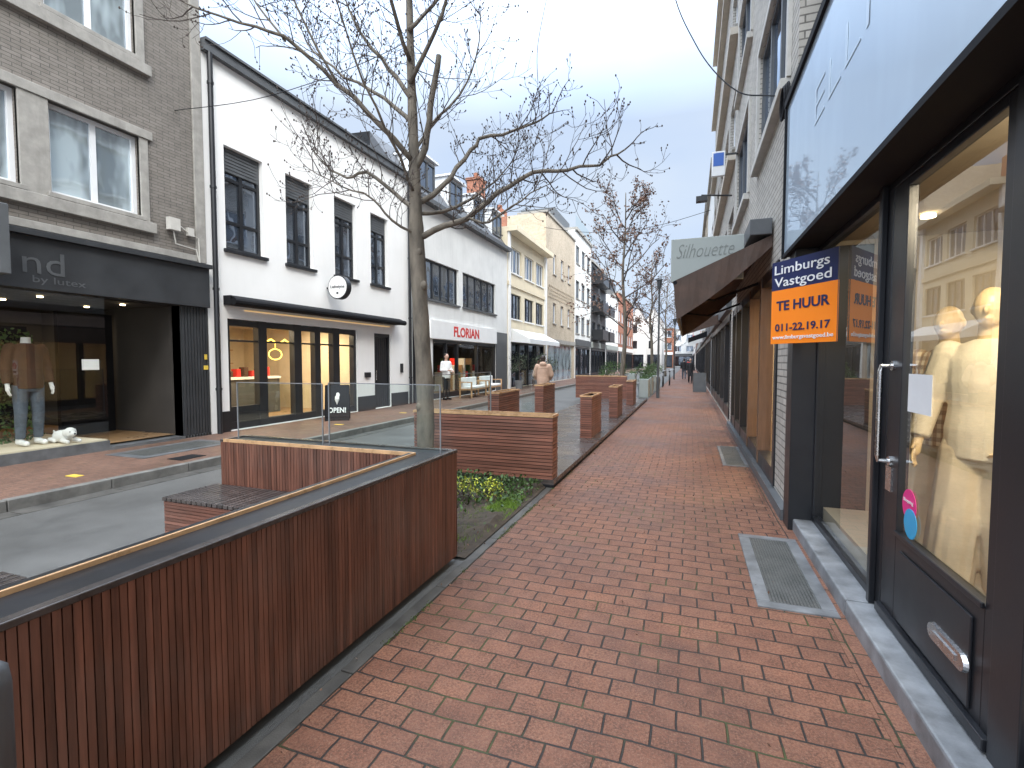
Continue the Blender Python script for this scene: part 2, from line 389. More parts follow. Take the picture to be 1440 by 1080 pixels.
def building(name,label,side,xf,y0,y1,h,wm,holes,depth=8,z0=0,rev=.18):
    P=PL(xf) if side=='L' else PR(xf) if side=='R' else PS(xf)
    b=P((y0+y1)/2,0,0); th=Thing(name,label,'building',b)
    mb=MB(); wallholes(mb,P,y0,y1,z0,h,holes,0,rev)
    for u in (y0,y1): mb.face([P(u,z0,0),P(u,z0,-depth),P(u,h,-depth),P(u,h,0)],0,.5)
    mb.face([P(y0,z0,-depth),P(y1,z0,-depth),P(y1,h,-depth),P(y0,h,-depth)],0,.5)
    mb.face([P(y0,h,0),P(y1,h,0),P(y1,h,-depth),P(y0,h,-depth)],0,.5)
    th.part('wall',mb,M[wm]); return th,P
def room(th,P,u0,u1,v0,v1,d,wm='intw',fm='intf',cm='intw',lights=1,power=25,spots=True,color=(1,.75,.45)):
    mb=MB(); e=.01; u0+=e;u1-=e
    mb.face([P(u0,v0,-.2),P(u1,v0,-.2),P(u1,v0,-d),P(u0,v0,-d)],1)
    mb.face([P(u0,v1,-.2),P(u1,v1,-.2),P(u1,v1,-d),P(u0,v1,-d)],2)
    mb.face([P(u0,v0,-d),P(u1,v0,-d),P(u1,v1,-d),P(u0,v1,-d)],0)
    for u in (u0,u1): mb.face([P(u,v0,-.2),P(u,v0,-d),P(u,v1,-d),P(u,v1,-.2)],0)
    th.part('shop_interior',mb,[M[wm],M[fm],M[cm]])
    if spots:
        s=MB(); n=max(2,int((u1-u0)/1.1))
        for i in range(n):
            for dd in (.6,1.6):
                c=P(u0+(u1-u0)*(i+.5)/n,v1-.03,-dd); s.cyl(c,.04,.02,10)
        th.part('ceiling_spot',s,M['spot'])
    for i in range(lights):
        la=D.lights.new('shop_area_light','AREA'); la.energy=power; la.size=.9; la.color=color
        lo=D.objects.new('shop_area_light',la); lo.location=Vector(P(u0+(u1-u0)*(i+.5)/lights,v1-.08,-1.1))-th.b; lo.parent=th.e; col.objects.link(lo)

# ---------------------------------------------------------------- ground
mb=MB(); mb.face([(-300,-60,-.14),(300,-60,-.14),(300,600,-.14),(-300,600,-.14)]); single('ground',None,None,mb,M['ground'],(0,0,-.14),kind='structure')
mb=MB(); mb.face([(-6.9,-12,0),(-1.4,-12,0),(-1.4,150,0),(-6.9,150,0)]); single('road',None,None,mb,M['asphalt'],(-4,0,0),kind='structure')
mb=MB(); mb.box(-1.575,.818,-12,150,-.1,.012); single('pavement',None,None,mb,M['pave'],(0,0,0),kind='structure')
mb=MB(); mb.box(.82,1.6,-12,150,-.08,.012); single('pavement_border',None,None,mb,M['soldier'],(.87,0,0),kind='structure')
mb=MB(); mb.box(-9.4,-6.87,-12,150,-.1,.12); single('pavement_opposite',None,None,mb,M['pave2'],(-8,0,0),kind='structure')
mb=MB()
for i in range(-10,120): mb.box(-6.87,-6.75,i,i+.99,-.1,.125)
single('kerb',None,None,mb,M['kerb'],(-6.8,0,0),kind='structure',bevel=.008)
mb=MB()
for i in range(-10,120): mb.box(-6.745,-6.5,i,i+.99,-.1,.006)
single('gutter_strip',None,None,mb,M['kerbd'],(-6.6,0,0),kind='structure',bevel=.003)
mb=MB()
for i in range(-10,120): mb.box(-1.66,-1.58,i,i+.992,-.1,.016)
single('kerb_near_side',None,None,mb,M['kerbd'],(-1.57,0,0),kind='structure',bevel=.006)

# ---------------------------------------------------------------- grey brick shop
GX=-9.0
win1=[(3.0,4.3,4.1,5.45),(4.66,5.94,4.1,5.45),(3.0,4.3,6.8,8.2),(4.66,5.94,6.8,8.2)]
th,P=building('brick_building','grey brick building with clothing shop on the ground floor','L',GX,-4,7.13,11,'greybrick',win1+[(-3,6.57,.12,2.66)],rev=.25)
for w in win1: window(th,P,w[0],w[1],w[2],w[3],2,fm='whiteframe',pm='winb',fr=.065,sill='concrete')
for z in (3.96,6.66):
    mb=MB()
    mb.pbox(P,2.4,6.15,z-.12,z+.06,-.05,.09); mb.pbox(P,2.4,6.15,z+1.49,z+1.64,-.05,.05)
    mb.pbox(P,4.3,4.66,z+.06,z+1.49,-.05,.03); mb.pbox(P,5.94,6.08,z+.06,z+1.49,-.05,.03)
    th.part('window_surround',mb,M['concrete'],bevel=.008)
mb=MB(); mb.pbox(P,6.93,7.13,3.5,11,-.02,.035); mb.pbox(P,-4,6.93,3.5,3.62,-.02,.05)
th.part('edge_trim',mb,M['concrete'],bevel=.008)
mb=MB(); mb.pbox(P,-4,7.1,2.63,3.38,-.25,.13); mb.pbox(P,-4,7.12,3.38,3.46,-.1,.2)
for i in range(9): mb.pbox(P,6.59+i*.06,6.635+i*.06,.12,2.63,-.2,.03,0)
mb.pbox(P,6.57,7.12,.12,2.63,-.22,.012)
th.part('fascia',mb,M['dark'],bevel=.004)
textmesh(th,'nd',(GX+.134,4.47,3.02),(0,1,0),(0,0,1),.50,.33,M['greytext'])
textmesh(th,'by lutex',(GX+.134,4.66,2.76),(0,1,0),(0,0,1),.66,.13,M['greytext'],ext=.001)
mb=MB(); mb.pbox(P,-3,5.32,.12,.28,-.3,.0); mb.pbox(P,5.32,7.13,.12,.17,-.3,.03); th.part('shop_base',mb,M['bluestone_d'])
mb=MB(); mb.pbox(P,-3,5.3,.281,.30,-1.7,-.03); th.part('display_floor',mb,M['intw'])
g=MB(); g.face([P(-3,.28,-.02),P(5.32,.28,-.02),P(5.32,2.63,-.02),P(-3,2.63,-.02)])
th.part('shop_window',g,M['glass'])
room(th,P,-3,6.57,.2,2.62,4.2,'intd','intf','intd',0,0)
for u_,d_,e_ in ((5.9,-3.0,16),(3.2,-2.6,10),(4.6,-.45,2.2)):
    la=D.lights.new('display_light','AREA'); la.energy=e_; la.size=.5; la.color=(1,.78,.5); lo=D.objects.new('display_light',la); lo.location=Vector(P(u_,2.55,d_))-th.b; lo.parent=th.e; col.objects.link(lo)
mb=MB(); mb.pbox(P,5.6,6.5,.2,2.5,-1.9,-1.8); mb.pbox(P,4.9,5.3,.5,2.2,-2.2,-2.1); th.part('display_panel',mb,M['blackm'])
mb=MB()
for i in range(3400):
    mb.leaf(P(R.uniform(2.2,4.9),R.uniform(.3,2.1),-1.0-R.random()*.25),R.uniform(.05,.1))
th.part('ivy_backdrop',mb,M['grleaf'])
mb=MB(); mb.pbox(P,6.35,6.55,3.98,4.2,.03,.13); mb.tube([P(6.45,3.98,.08),P(6.5,3.75,.06),P(6.9,3.72,.06),P(7.0,3.3,.06)],.012,6); mb.tube([P(6.55,4.1,.08),P(6.75,4.0,.07),P(6.95,3.95,.06),P(6.97,3.3,.06)],.012,6)
mb.pbox(P,6.72,6.84,3.95,4.1,.03,.1)
th.part('electric_box',mb,M['paleconc'])
t2=Thing('projecting_sign','dark grey box sign fixed on brick shop front','sign',(-8.8,3.8,3.1)); mb=MB(); mb.box(-8.95,-8.30,3.72,3.84,2.72,3.62); t2.part('sign_box',mb,M['anth'],bevel=.01)
mb=MB(); mb.box(-9,-8.87,3.76,3.80,2.9,2.95); t2.part('bracket',mb,M['black'])
mb=MB(); mb.pbox(P,4.98,5.22,1.45,1.62,-.03,-.024); th.part('paper_notice',mb,M['white'])
mb=MB(); mb.pbox(P,7.0,7.09,1.42,1.5,.03,.04); mb.pbox(P,7.02,7.07,1.62,1.72,.03,.045); th.part('plate',mb,M['yellow'])

# ---------------------------------------------------------------- white building
WX=-9.0
wins=[(7.6,8.57),(9.22,10.1),(10.9,11.8),(12.49,13.37)]
holes=[(a,b,3.9,6.0) for a,b in wins]+[(7.58,11.78,.14,2.47),(12.6,13.47,.14,2.43)]
th,P=building('white_building','white rendered two-storey building with black windows and cafe','L',WX,7.15,14.6,7.6,'whitewall',holes,rev=.22)
for a,b in wins: window(th,P,a,b,3.9,6.0,2,(.28,.70),fm='black',pm='win',fr=.07,sill='black',d=-.14)
mb=MB()
for a,b in wins:
    mb.pbox(P,a+.02,b-.02,5.5,5.98,-.155,-.105)
    for k in range(7): mb.pbox(P,a+.08,b-.08,5.51+k*.068,5.56+k*.068,-.105,-.09)
th.part('roller_shutter',mb,M['anth'])
mb=MB(); mb.pbox(P,7.15,14.6,7.6,7.78,-.3,.12); mb.pbox(P,7.15,14.6,7.78,7.83,-.3,.16); 
mb.face([P(7.15,7.83,0),P(14.6,7.83,0),P(14.6,9.2,-4),P(7.15,9.2,-4)]); th.part('roof_edge',mb,M['anth'])
mb=MB(); mb.tube([P(7.27,.12,.09),P(7.27,7.6,.09)],.05,10); mb.tube([P(14.5,.12,.09),P(14.5,7.6,.09)],.05,10)
for z in (1,3,5,7): mb.cyl(P(7.27,z,.09),.062,.05,10); mb.cyl(P(14.5,z,.09),.062,.05,10)
th.part('downpipe',mb,M['black'],smooth=False)
mb=MB(); mb.pbox(P,7.33,7.58,.12,.55,0,.02); mb.pbox(P,11.78,12.6,.12,.55,0,.02); mb.pbox(P,13.47,14.45,.12,.55,0,.02); th.part('plinth',mb,M['black'])
sf=MB(); F=[(7.58,7.66),(8.39,8.62),(9.44,9.68),(10.14,10.34),(10.82,11.08),(11.68,11.78)]
for a,b in F: sf.pbox(P,a,b,.14,2.47,-.2,-.04)
sf.pbox(P,7.66,11.68,2.33,2.46,-.19,-.05); sf.pbox(P,7.66,11.68,.14,.3,-.19,-.05); sf.pbox(P,7.66,8.39,.3,.62,-.18,-.06); sf.pbox(P,7.66,11.68,2.0,2.04,-.17,-.06)
w=th.part('shop_front',sf,M['black'],bevel=.004)
g=MB(); g.face([P(7.6,.3,-.12),P(11.7,.3,-.12),P(11.7,2.4,-.12),P(7.6,2.4,-.12)]); th.part('pane',g,M['glass'],w)
room(th,P,7.4,11.95,.14,2.6,4.5,'intw','intf','intw',2,100,True,(1,.8,.55))
mb=MB(); mb.pbox(P,8.7,11.0,.14,1.1,-2.6,-2.1); mb.pbox(P,8.7,11.0,1.1,1.16,-2.65,-2.05,1); 
for i in range(9): mb.pbox(P,8.8+i*.24,8.92+i*.24,1.16,1.32+.05*(i%3),-2.5,-2.3,2+(i%2))
th.part('counter',mb,[M['anth'],M['white'],M['red'],M['brown'],M['wcloth']])
mb=MB()
for z in (1.5,1.9): mb.pbox(P,8.6,11.2,z,z+.03,-4.4,-4.1,0)
for i in range(16): mb.pbox(P,8.65+i*.16,8.74+i*.16,1.53,1.7+.04*(i%3),-4.35,-4.2,1+(i%3))
mb.pbox(P,7.6,9.0,.14,1.9,-4.3,-4.0,0)
th.part('shelves',mb,[M['lw'],M['red'],M['brown'],M['wcloth']])
mb=MB(); pts=[P(8.75+i*.045,2.12-(.09*abs(math.sin(i*.33))),-.5) for i in range(34)]; mb.tube(pts,.018,6); mb.tube([P(9.3+.2*math.cos(a*.42),1.75+.13*math.sin(a*.42),-.5) for a in range(16)],.012,6); mb.tube([P(9.3,1.88,-.5),P(9.3,2.04,-.5)],.006,5); th.part('neon_lamp',mb,M['led'])
mb=MB(); mb.pbox(P,12.6,12.68,.14,2.43,-.2,-.05); mb.pbox(P,13.39,13.47,.14,2.43,-.2,-.05); mb.pbox(P,12.68,13.39,2.33,2.43,-.2,-.05); mb.pbox(P,12.68,13.39,.14,2.33,-.16,-.1)
for i in range(6): mb.pbox(P,12.72+i*.11,12.81+i*.11,.2,2.28,-.1,-.085)
dr=th.part('door',mb,M['black']); mb=MB(); mb.tube([P(12.76,1.0,-.05),P(12.76,1.3,-.05)],.012,8); th.part('handle',mb,M['steel'],dr)
mb=MB(); mb.pbox(P,12.1,12.35,1.1,1.25,0,.05); mb.pbox(P,14.0,14.1,1.2,1.5,0,.06); th.part('letter_box',mb,M['black'])
mb=MB(); mb.pbox(P,7.5,13.72,2.74,2.93,.0,.2); mb.tube([P(7.45,2.80,.34),P(13.77,2.80,.34)],.075,10); mb.face([P(7.5,2.93,.2),P(13.72,2.93,.2),P(13.72,2.86,.36),P(7.5,2.86,.36)])
for u in (7.6,10.6,13.6): mb.pbox(P,u,u+.05,2.8,2.84,.1,.36)
th.part('awning',mb,M['blackm']); mb=MB(); mb.pbox(P,8.0,13.4,2.66,2.68,.0,.02); th.part('led_strip',mb,M['warm'])
t2=Thing('round_sign','round black and white shop sign on bracket','sign',(-8.9,10.6,3.5)); mb=MB()
mb.tube([(-8.6,10.5,3.5),(-8.6,10.66,3.5)],.31,28); t2.part('sign_drum',mb,M['black']); mb=MB(); mb.tube([(-8.6,10.49,3.5),(-8.6,10.499,3.5)],.285,28); t2.part('sign_face',mb,M['white'])
mb=MB(); mb.box(-9.0,-8.85,10.56,10.6,3.48,3.52); t2.part('bracket',mb,M['black'])
textmesh(t2,'Liefvelyne',(-8.6,10.486,3.5),(1,0,0),(0,0,1),.44,.1,M['black'],bold=.01)
mb=MB(); mb.box(-8.63,-8.57,10.484,10.488,3.32,3.37); t2.part('emblem',mb,M['black'])
def aboard(x,y,z,w,h,face,yaw,label,txt=None,fm='black'):
    t=Thing('sandwich_board',label,'sign',(x,y,z)); m=MB()
    Mx=Matrix.Translation((x,y,z))@Matrix.Rotation(yaw,4,'Z')
    def T(p): return tuple(Mx@Vector(p))
    for s in (-1,1):
        a=[T((-w/2,s*.22,.0)),T((w/2,s*.22,.0)),T((w/2,s*.03,h)),T((-w/2,s*.03,h))]
        m.face(a); m.face([T((-w/2,s*.2,.0)),T((w/2,s*.2,.0)),T((w/2,s*.01,h)),T((-w/2,s*.01,h))])
        for q in (-w/2,w/2): m.tube([T((q,s*.23,0)),T((q,s*.03,h))],.014,6)
        m.tube([T((-w/2,s*.03,h)),T((w/2,s*.03,h))],.014,6); m.tube([T((-w/2,s*.2,.1)),T((w/2,s*.2,.1))],.014,6)
    t.part('board',m,M[face])
    if txt:
        r=Mx.to_3x3()@Vector((1,0,0)); u=(Mx.to_3x3()@Vector((0,.19,h))).normalized()
        textmesh(t,txt,T((0,-.17,.26)),r,u,w*.75,.13,M['white'],bold=.02)
        m=MB(); 
        for dz in (0,.1): m.ell(T((0.02*(dz>.05),-.13+dz*.2,.56+dz*.7)),(.07-dz*.12,.02,.06),8)
        m.tube([T((0,-.16,.40)),T((0,-.135,.53))],[.005,.06],8); t.part('ice_cream_emblem',m,M['white'])
    return t
aboard(-8.25,10.0,.12,.55,.86,'blackm',math.radians(35),'black pavement board with white ice cream and open lettering','OPEN!')

# ---------------------------------------------------------------- shop C
holes=[(15.7,18.4,3.85,5.3),(18.8,22.5,3.85,5.3),(16.2,22.5,.14,2.4)]
th,P=building('white_brick_building','white brick shop building with slate mansard roof and dormers','L',-9.0,14.6,24.1,7.2,'whitewall2',holes)
window(th,P,15.7,18.4,3.85,5.3,4,fm='black',pm='win',sill='anth'); window(th,P,18.8,22.5,3.85,5.3,5,fm='black',pm='win',sill='anth')
mb=MB(); mb.pbox(P,14.6,24.1,7.2,7.36,-.4,.28); th.part('gutter',mb,M['anth'])
mb=MB(); mb.face([P(14.6,7.36,.1),P(24.1,7.36,.1),P(24.1,9.5,-1.5),P(14.6,9.5,-1.5)]); mb.face([P(14.6,9.5,-1.5),P(24.1,9.5,-1.5),P(24.1,9.8,-7),P(14.6,9.8,-7)]); mb.face([P(14.6,7.36,.1),P(14.6,9.5,-1.5),P(14.6,7.36,-1.5)])
rf=th.part('roof',mb,M['slate'])
for u in (15.6,18.0,20.4,22.6):
    m=MB(); m.pbox(P,u,u+1.3,7.7,9.0,-1.6,-.25); m.pbox(P,u-.08,u+1.38,9.0,9.08,-1.7,-.1); th.part('dormer',m,M['whiteframe'],rf)
    window(th,P,u+.08,u+1.22,7.85,8.9,2,fm='anth',pm='win',d=-.22)
mb=MB(); mb.box(-11,-10.3,23.5,24.3,8.2,10.9); mb.box(-11.05,-10.25,23.45,24.35,10.9,11.02); mb.cyl((-10.65,23.9,11.0),.13,.35); th.part('chimney',mb,M['redbrick'],rf)
mb=MB(); mb.pbox(P,15.9,22.4,2.42,3.1,0,.1); sb=th.part('shop_sign',mb,M['white']); textmesh(th,'FLORIAN',(-8.895,19.0,2.76),(0,1,0),(0,0,1),2.5,.42,M['red'],parent=sb,bold=.03)
mb=MB(); mb.pbox(P,14.9,15.85,.12,2.4,0,.02); mb.pbox(P,22.5,24.05,.12,3.0,0,.03); th.part('cladding_panel',mb,M['anth'])
sf=MB()
for u in (16.2,17.3,18.3,20.3,22.4): sf.pbox(P,u,u+.1,.14,2.4,-.15,-.02)
sf.pbox(P,16.3,22.4,.14,.35,-.14,-.03); sf.pbox(P,16.3,22.4,2.28,2.4,-.14,-.03); w=th.part('shop_front',sf,M['black'])
g=MB(); g.face([P(16.2,.3,-.1),P(22.5,.3,-.1),P(22.5,2.4,-.1),P(16.2,2.4,-.1)]); th.part('pane',g,M['glass'],w)
room(th,P,16,22.6,.14,2.42,3.5,'intd','intf','intd',1,50)
mb=MB()
for i in range(14): mb.pbox(P,18.5+i*.26,18.62+i*.26,.3,1.1+.3*(i%3),-1.2,-.8,i%4)
mb.pbox(P,18.4,22.2,.2,.3,-1.3,-.7,3)
th.part('goods_display',mb,[M['white'],M['red'],M['grleaf'],M['lw']])
mb=MB(); mb.tube([P(14.75,.12,.08),P(14.75,7.2,.08)],.045,8); th.part('downpipe',mb,M['blackm'])

# ---------------------------------------------------------------- cream building
u=[(24.7,26.4),(27.0,28.7),(29.2,30.8)]
holes=[(a,b,z,z+1.35) for a,b in u for z in (3.85,6.3)]+[(24.5,30.9,.14,2.6)]
th,P=building('cream_building','cream rendered shop building with flat overhanging roof','L',-9.0,24.1,31.4,8.3,'cream',holes)
for a,b in u:
    for z in (3.85,6.3): window(th,P,a,b,z,z+1.35,3,fm='whiteframe' if z>5 else 'black',pm='win',sill='white')
mb=MB(); mb.pbox(P,24.1,31.4,8.3,8.55,-2,.55); th.part('eaves',mb,M['cream'])
mb=MB(); mb.pbox(P,24.1,31.4,5.55,5.75,0,.08); th.part('string_course',mb,M['cream'])
mb=MB(); mb.pbox(P,24.2,24.4,.12,8.3,0,.12); mb.pbox(P,31.0,31.3,.12,8.3,0,.12); th.part('pilaster',mb,M['white'])
mb=MB(); mb.face([P(24.6,3.3,.05),P(30.8,3.3,.05),P(30.8,2.75,1.1),P(24.6,2.75,1.1)]); mb.face([P(24.6,2.75,1.1),P(30.8,2.75,1.1),P(30.8,2.5,1.1),P(24.6,2.5,1.1)]); mb.face([P(24.6,3.3,.05),P(24.6,2.75,1.1),P(24.6,2.5,1.1),P(24.6,2.6,.05)]); th.part('awning',mb,M['white'])
g=MB(); g.face([P(24.5,.14,-.1),P(30.9,.14,-.1),P(30.9,2.6,-.1),P(24.5,2.6,-.1)]); th.part('shop_window',g,M['wind'])
mb=MB()
for q in (24.5,26,27.6,29.2,30.8): mb.pbox(P,q,q+.1,.14,2.6,-.08,.02)
mb.pbox(P,24.6,30.8,2.5,2.6,-.08,.015)
th.part('shop_front',mb,M['black'])
mb=MB(); mb.box(-10.6,-10.0,26.0,26.8,8.4,10.1); mb.cyl((-10.3,26.4,10.1),.14,.3); th.part('chimney',mb,M['redbrick'])

holes=[(a,a+.8,z,z+1.4) for a in (33.2,35.4,37.6) for z in (4.2,7.6)]+[(32,39.4,.14,2.7)]
th,P=building('beige_brick_building','tall beige brick building with narrow windows','L',-9.0,31.4,40,11.3,'beigebrick',holes)
for h in holes[:-1]: window(th,P,*h,nu=1,fm='whiteframe',pm='win',sill='concrete')
g=MB(); g.face([P(32,.14,-.1),P(39.4,.14,-.1),P(39.4,2.7,-.1),P(32,2.7,-.1)]); th.part('shop_window',g,M['winb'])
mb=MB(); mb.pbox(P,31.4,40,11.3,11.45,-2,.1); mb.pbox(P,31.4,40,2.8,3.1,0,.1); th.part('coping',mb,M['concrete'])
mb=MB()
for i in range(18):
    for j in range(4): mb.pbox(P,32+i*.42+(j%2)*.2,32.22+i*.42+(j%2)*.2,5.9+j*.25,6.0+j*.25,0,.05)
th.part('relief_brickwork',mb,M['beigebrick'])
def rowb(name,label,side,xf,y0,y1,h,wm,fw,fh,pm='win',fm='whiteframe',nu=2,shop='wind',band=None,ww=.62,base=3.9,bwin=None,lit=0):
    n=max(1,int((y1-y0)/fw)); st=(y1-y0)/n; hs=[]
    z=base
    while z+1.6<h:
        for i in range(n):
            c=y0+st*(i+.5); hs.append((c-st*ww/2,c+st*ww/2,z,z+1.5))
        z+=fh
    sh=(y0+.4,y1-.4,.14,2.75)
    th,P=building(name,label,side,xf,y0,y1,h,wm,hs+[sh])
    for q in hs: window(th,P,*q,nu=nu,fm=fm,pm=pm,sill='concrete',fr=.07)
    g=MB(); g.face([P(sh[0],.14,-.12),P(sh[1],.14,-.12),P(sh[1],2.75,-.12),P(sh[0],2.75,-.12)]); th.part('shop_window',g,M['glass' if lit else shop])
    if lit: room(th,P,y0+.1,y1-.1,.13,2.8,3.2,'intw','intf','intw',2,lit,True,(1,.82,.6))
    m=MB(); k=max(2,int((y1-y0)/1.8))
    for i in range(k+1):
        a=sh[0]+(sh[1]-sh[0]-.1)*i/k; m.pbox(P,a,a+.1,.14,2.75,-.1,.02)
    m.pbox(P,sh[0],sh[1],2.6,2.75,-.1,.03); m.pbox(P,sh[0],sh[1],.12,.4,-.1,.015); th.part('shop_front',m,M['black'])
    m=MB(); m.pbox(P,y0,y1,h,h+.22,-1,.18); th.part('cornice',m,M[band or 'concrete'])
    m=MB(); m.pbox(P,y0+.3,y1-.3,2.85,3.4,0,.12); th.part('shop_fascia',m,M[['white','anth','signgrey'][int(y0)%3]])
    return th,P
th,P=rowb('modern_building','modern grey apartment building with roof terrace railing','L',-9,40,47,12.3,'whitewall2',2.3,2.9,fm='anth')
g=MB(); g.face([P(40,12.5,.05),P(47,12.5,.05),P(47,13.5,.05),P(40,13.5,.05)]); th.part('terrace_railing',g,M['gfence'])
m=MB(); m.pbox(P,41,46.5,12.5,14.6,-5,-2); th.part('penthouse',m,M['anth'])
th,P=rowb('balcony_building','dark apartment building with projecting black balconies','L',-9,47,56,11,'anth',2.3,2.7,fm='black')
m=MB()
for z in (3.6,6.3,9):
    for a in (47.6,52): m.pbox(P,a,a+3.4,z,z+.15,0,1.1); m.pbox(P,a,a+3.4,z+.15,z+1.0,1.05,1.1); m.pbox(P,a,a+.04,z+.15,z+1.0,0,1.05)
th.part('balcony',m,M['black'])
rowb('white_house','white rendered terraced building with shop','L',-9,56,66,9.5,'whitewall',2.4,2.9)
rowb('brick_house','brown brick terraced building with shop','L',-9,66,84,10.5,'redbrick',2.6,2.9)
for k,(a,b,h,wm) in enumerate(((-14,-9.6,8.8,'whitewall'),(-9.6,-7.0,8.6,'whitewall'),(-7.0,-4.4,8.2,'whitewall2'))):
    hs=[(a+.5+i*1.2,a+1.2+i*1.2,z,z+1.3) for i in range(int((b-a-.4)/1.2)) for z in (3.6,6.2)]
    th,P=building('gabled_house','white gabled townhouse with slate roof','S',85,a,b,h,wm,hs,depth=9)
    for q in hs: window(th,P,*q,nu=2,pm='wind',fm='black',d=-.1)
    m=MB(); c=(a+b)/2; r=(a-.1,b+.1)
    m.face([(r[0],84.8,h),(c,84.8,h+2.2),(c,94,h+2.2),(r[0],94,h)]); m.face([(r[1],84.8,h),(c,84.8,h+2.2),(c,94,h+2.2),(r[1],94,h)]); th.part('roof',m,M['slate'])
    m=MB(); m.face([(a,85,h),(b,85,h),(c,85,h+2.1)]); th.part('gable',m,M[wm])
    m=MB(); m.pbox(P,a+.3,b-.3,.3,2.6,.06,.1); th.part('shop_window',m,M['wind'])
rowb('closing_building','white building closing the far end of the street','S',135,-14,14,9.5,'whitewall2',3,2.9)
rowb('brick_corner_building','red brick corner building far down the street','S',112,-12,-3.2,8.5,'redbrick',2.6,2.7)

# ---------------------------------------------------------------- right shop (near)
RX=1.1
th,P=building('shop_building','black framed fashion shop with reflective glass fascia','R',RX,-5,5.4,13.5,'lightbrick',[],z0=4.1,depth=9)
mb=MB(); mb.box(1.15,4.9,5.16,5.39,0,4.1); mb.box(4.8,5.0,-5,5.16,0,4.1); th.part('rear_wall',mb,M['intw2'])
fs=MB(); fs.box(.865,1.16,-5,5.55,2.62,4.1); f=th.part('fascia',fs,M['blackm'])
g=MB(); g.face([(.86,-5,2.64),(.86,-5,4.06),(.86,5.53,4.06),(.86,5.53,2.64)]); fp=th.part('fascia_glass',g,M['fascia'])
textmesh(th,'ELLI',(.857,3.75,3.5),(0,-1,0),(0,0,1),1.2,.26,M['fascia2'],parent=f,ext=.0008,bold=-.02)
mb=MB(); mb.box(.835,.88,-5,5.57,4.06,4.13); mb.box(.84,.88,5.53,5.57,2.61,4.06); mb.box(.845,.88,-5,5.53,2.605,2.64); th.part('edge_trim',mb,M['blackm'],f)
mb=MB()
FX=1.082
mb.box(FX,1.16,-5,5.15,2.58,2.62); mb.box(FX,1.16,3.42,3.6,.12,2.58); mb.box(FX-.02,1.16,2.08,2.26,.12,2.58)
mb.box(FX,1.15,3.6,5.15,.12,.17); mb.box(FX,1.15,-5,2.08,.12,.3); mb.box(1.05,FX,3.50,3.55,.12,2.62); mb.box(FX,1.15,5.12,5.15,.17,2.58)
mb.box(.89,1.5,5.15,5.4,.0,2.62)
th.part('shop_front',mb,M['black'],bevel=.004)
g=MB(); g.face([(1.1,3.6,.17),(1.1,3.6,2.58),(1.1,5.12,2.58),(1.1,5.12,.17)]); th.part('shop_window',g,M['glassr'])
g=MB(); g.face([(1.1,-5,.3),(1.1,-5,2.58),(1.1,2.08,2.58),(1.1,2.08,.3)]); th.part('shop_window',g,M['glassr'])
mb=MB(); mb.box(FX,1.13,2.27,2.35,.14,2.575); mb.box(FX,1.13,3.22,3.41,.14,2.575); mb.box(FX,1.13,2.35,3.22,2.53,2.575); mb.box(FX,1.13,2.35,3.22,.14,.66); mb.box(FX-.012,FX,2.42,3.14,.2,.58)
mb.box(FX-.014,FX,2.35,3.22,.645,.67); mb.box(FX-.03,FX,2.27,3.41,.13,.18)
dr=th.part('door',mb,M['black'],bevel=.004)
g=MB(); g.face([(1.1,2.35,.66),(1.1,2.35,2.53),(1.1,3.22,2.53),(1.1,3.22,.66)]); th.part('pane',g,M['glassr'],dr)
mb=MB(); mb.tube([(FX,3.33,1.03),(1.02,3.33,1.03),(1.015,3.33,1.06),(1.015,3.33,1.54),(1.02,3.33,1.57),(FX,3.33,1.57)],.012,10); mb.tube([(FX+.002,3.33,1.03),(FX-.012,3.33,1.03)],.028,12); mb.tube([(FX+.002,3.33,1.57),(FX-.012,3.33,1.57)],.028,12); th.part('handle',mb,M['steel'],dr,smooth=False)
mb=MB(); mb.box(FX-.01,FX+.002,3.29,3.37,.86,1.0); th.part('lock_plate',mb,M['steel'],dr)
mb=MB(); rr_=.04
pts=[(2.58+.125*sx+rr_*math.cos(a),.37+rr_*math.sin(a)) for sx,a0 in ((1,-math.pi/2),(-1,math.pi/2)) for a in [a0+math.pi*i/8 for i in range(9)]]
mb.rings([[(FX-.011,p[0],p[1]) for p in pts],[(FX-.028,2.58+(p[0]-2.58)*.97,.37+(p[1]-.37)*.9) for p in pts]])
mb.box(FX-.034,FX-.027,2.48,2.68,.358,.382)
th.part('letter_slot',mb,M['steel'],dr)
mb=MB(); mb.tube([(1.094,3.10,.84),(1.0965,3.10,.84)],.085,24,0); mb.tube([(1.091,3.07,.75),(1.0935,3.07,.75)],.078,24,1); st=th.part('sticker',mb,[M['pink'],M['cyan']],dr)
textmesh(th,'Shopping',(1.09,3.10,.86),(0,-1,0),(0,0,1),.12,.024,M['white'],parent=dr,ext=.0006)
mb=MB(); mb.box(1.096,1.098,2.90,3.17,1.33,1.53); th.part('paper_notice',mb,M['wcloth'],dr)
mb=MB()
for a,b in ((-5,-2.2),(-2.19,.4),(.41,1.9),(1.91,3.5),(3.51,5.42)): mb.box(.93,1.45,a,b,-.05,.12)
th.part('door_step',mb,M['bluestone'],bevel=.012)
mb=MB(); mb.face([(1.16,-5,.13),(4.8,-5,.13),(4.8,5.15,.13),(1.16,5.15,.13)],1); mb.face([(1.16,-5,2.66),(4.8,-5,2.66),(4.8,5.15,2.66),(1.16,5.15,2.66)],0)
mb.face([(4.79,-5,.13),(4.79,5.15,.13),(4.79,5.15,2.66),(4.79,-5,2.66)],0); mb.face([(1.16,5.155,.13),(4.8,5.155,.13),(4.8,5.155,2.66),(1.16,5.155,2.66)],0)
mb.box(1.17,2.1,2.6,5.14,.13,.26,0)
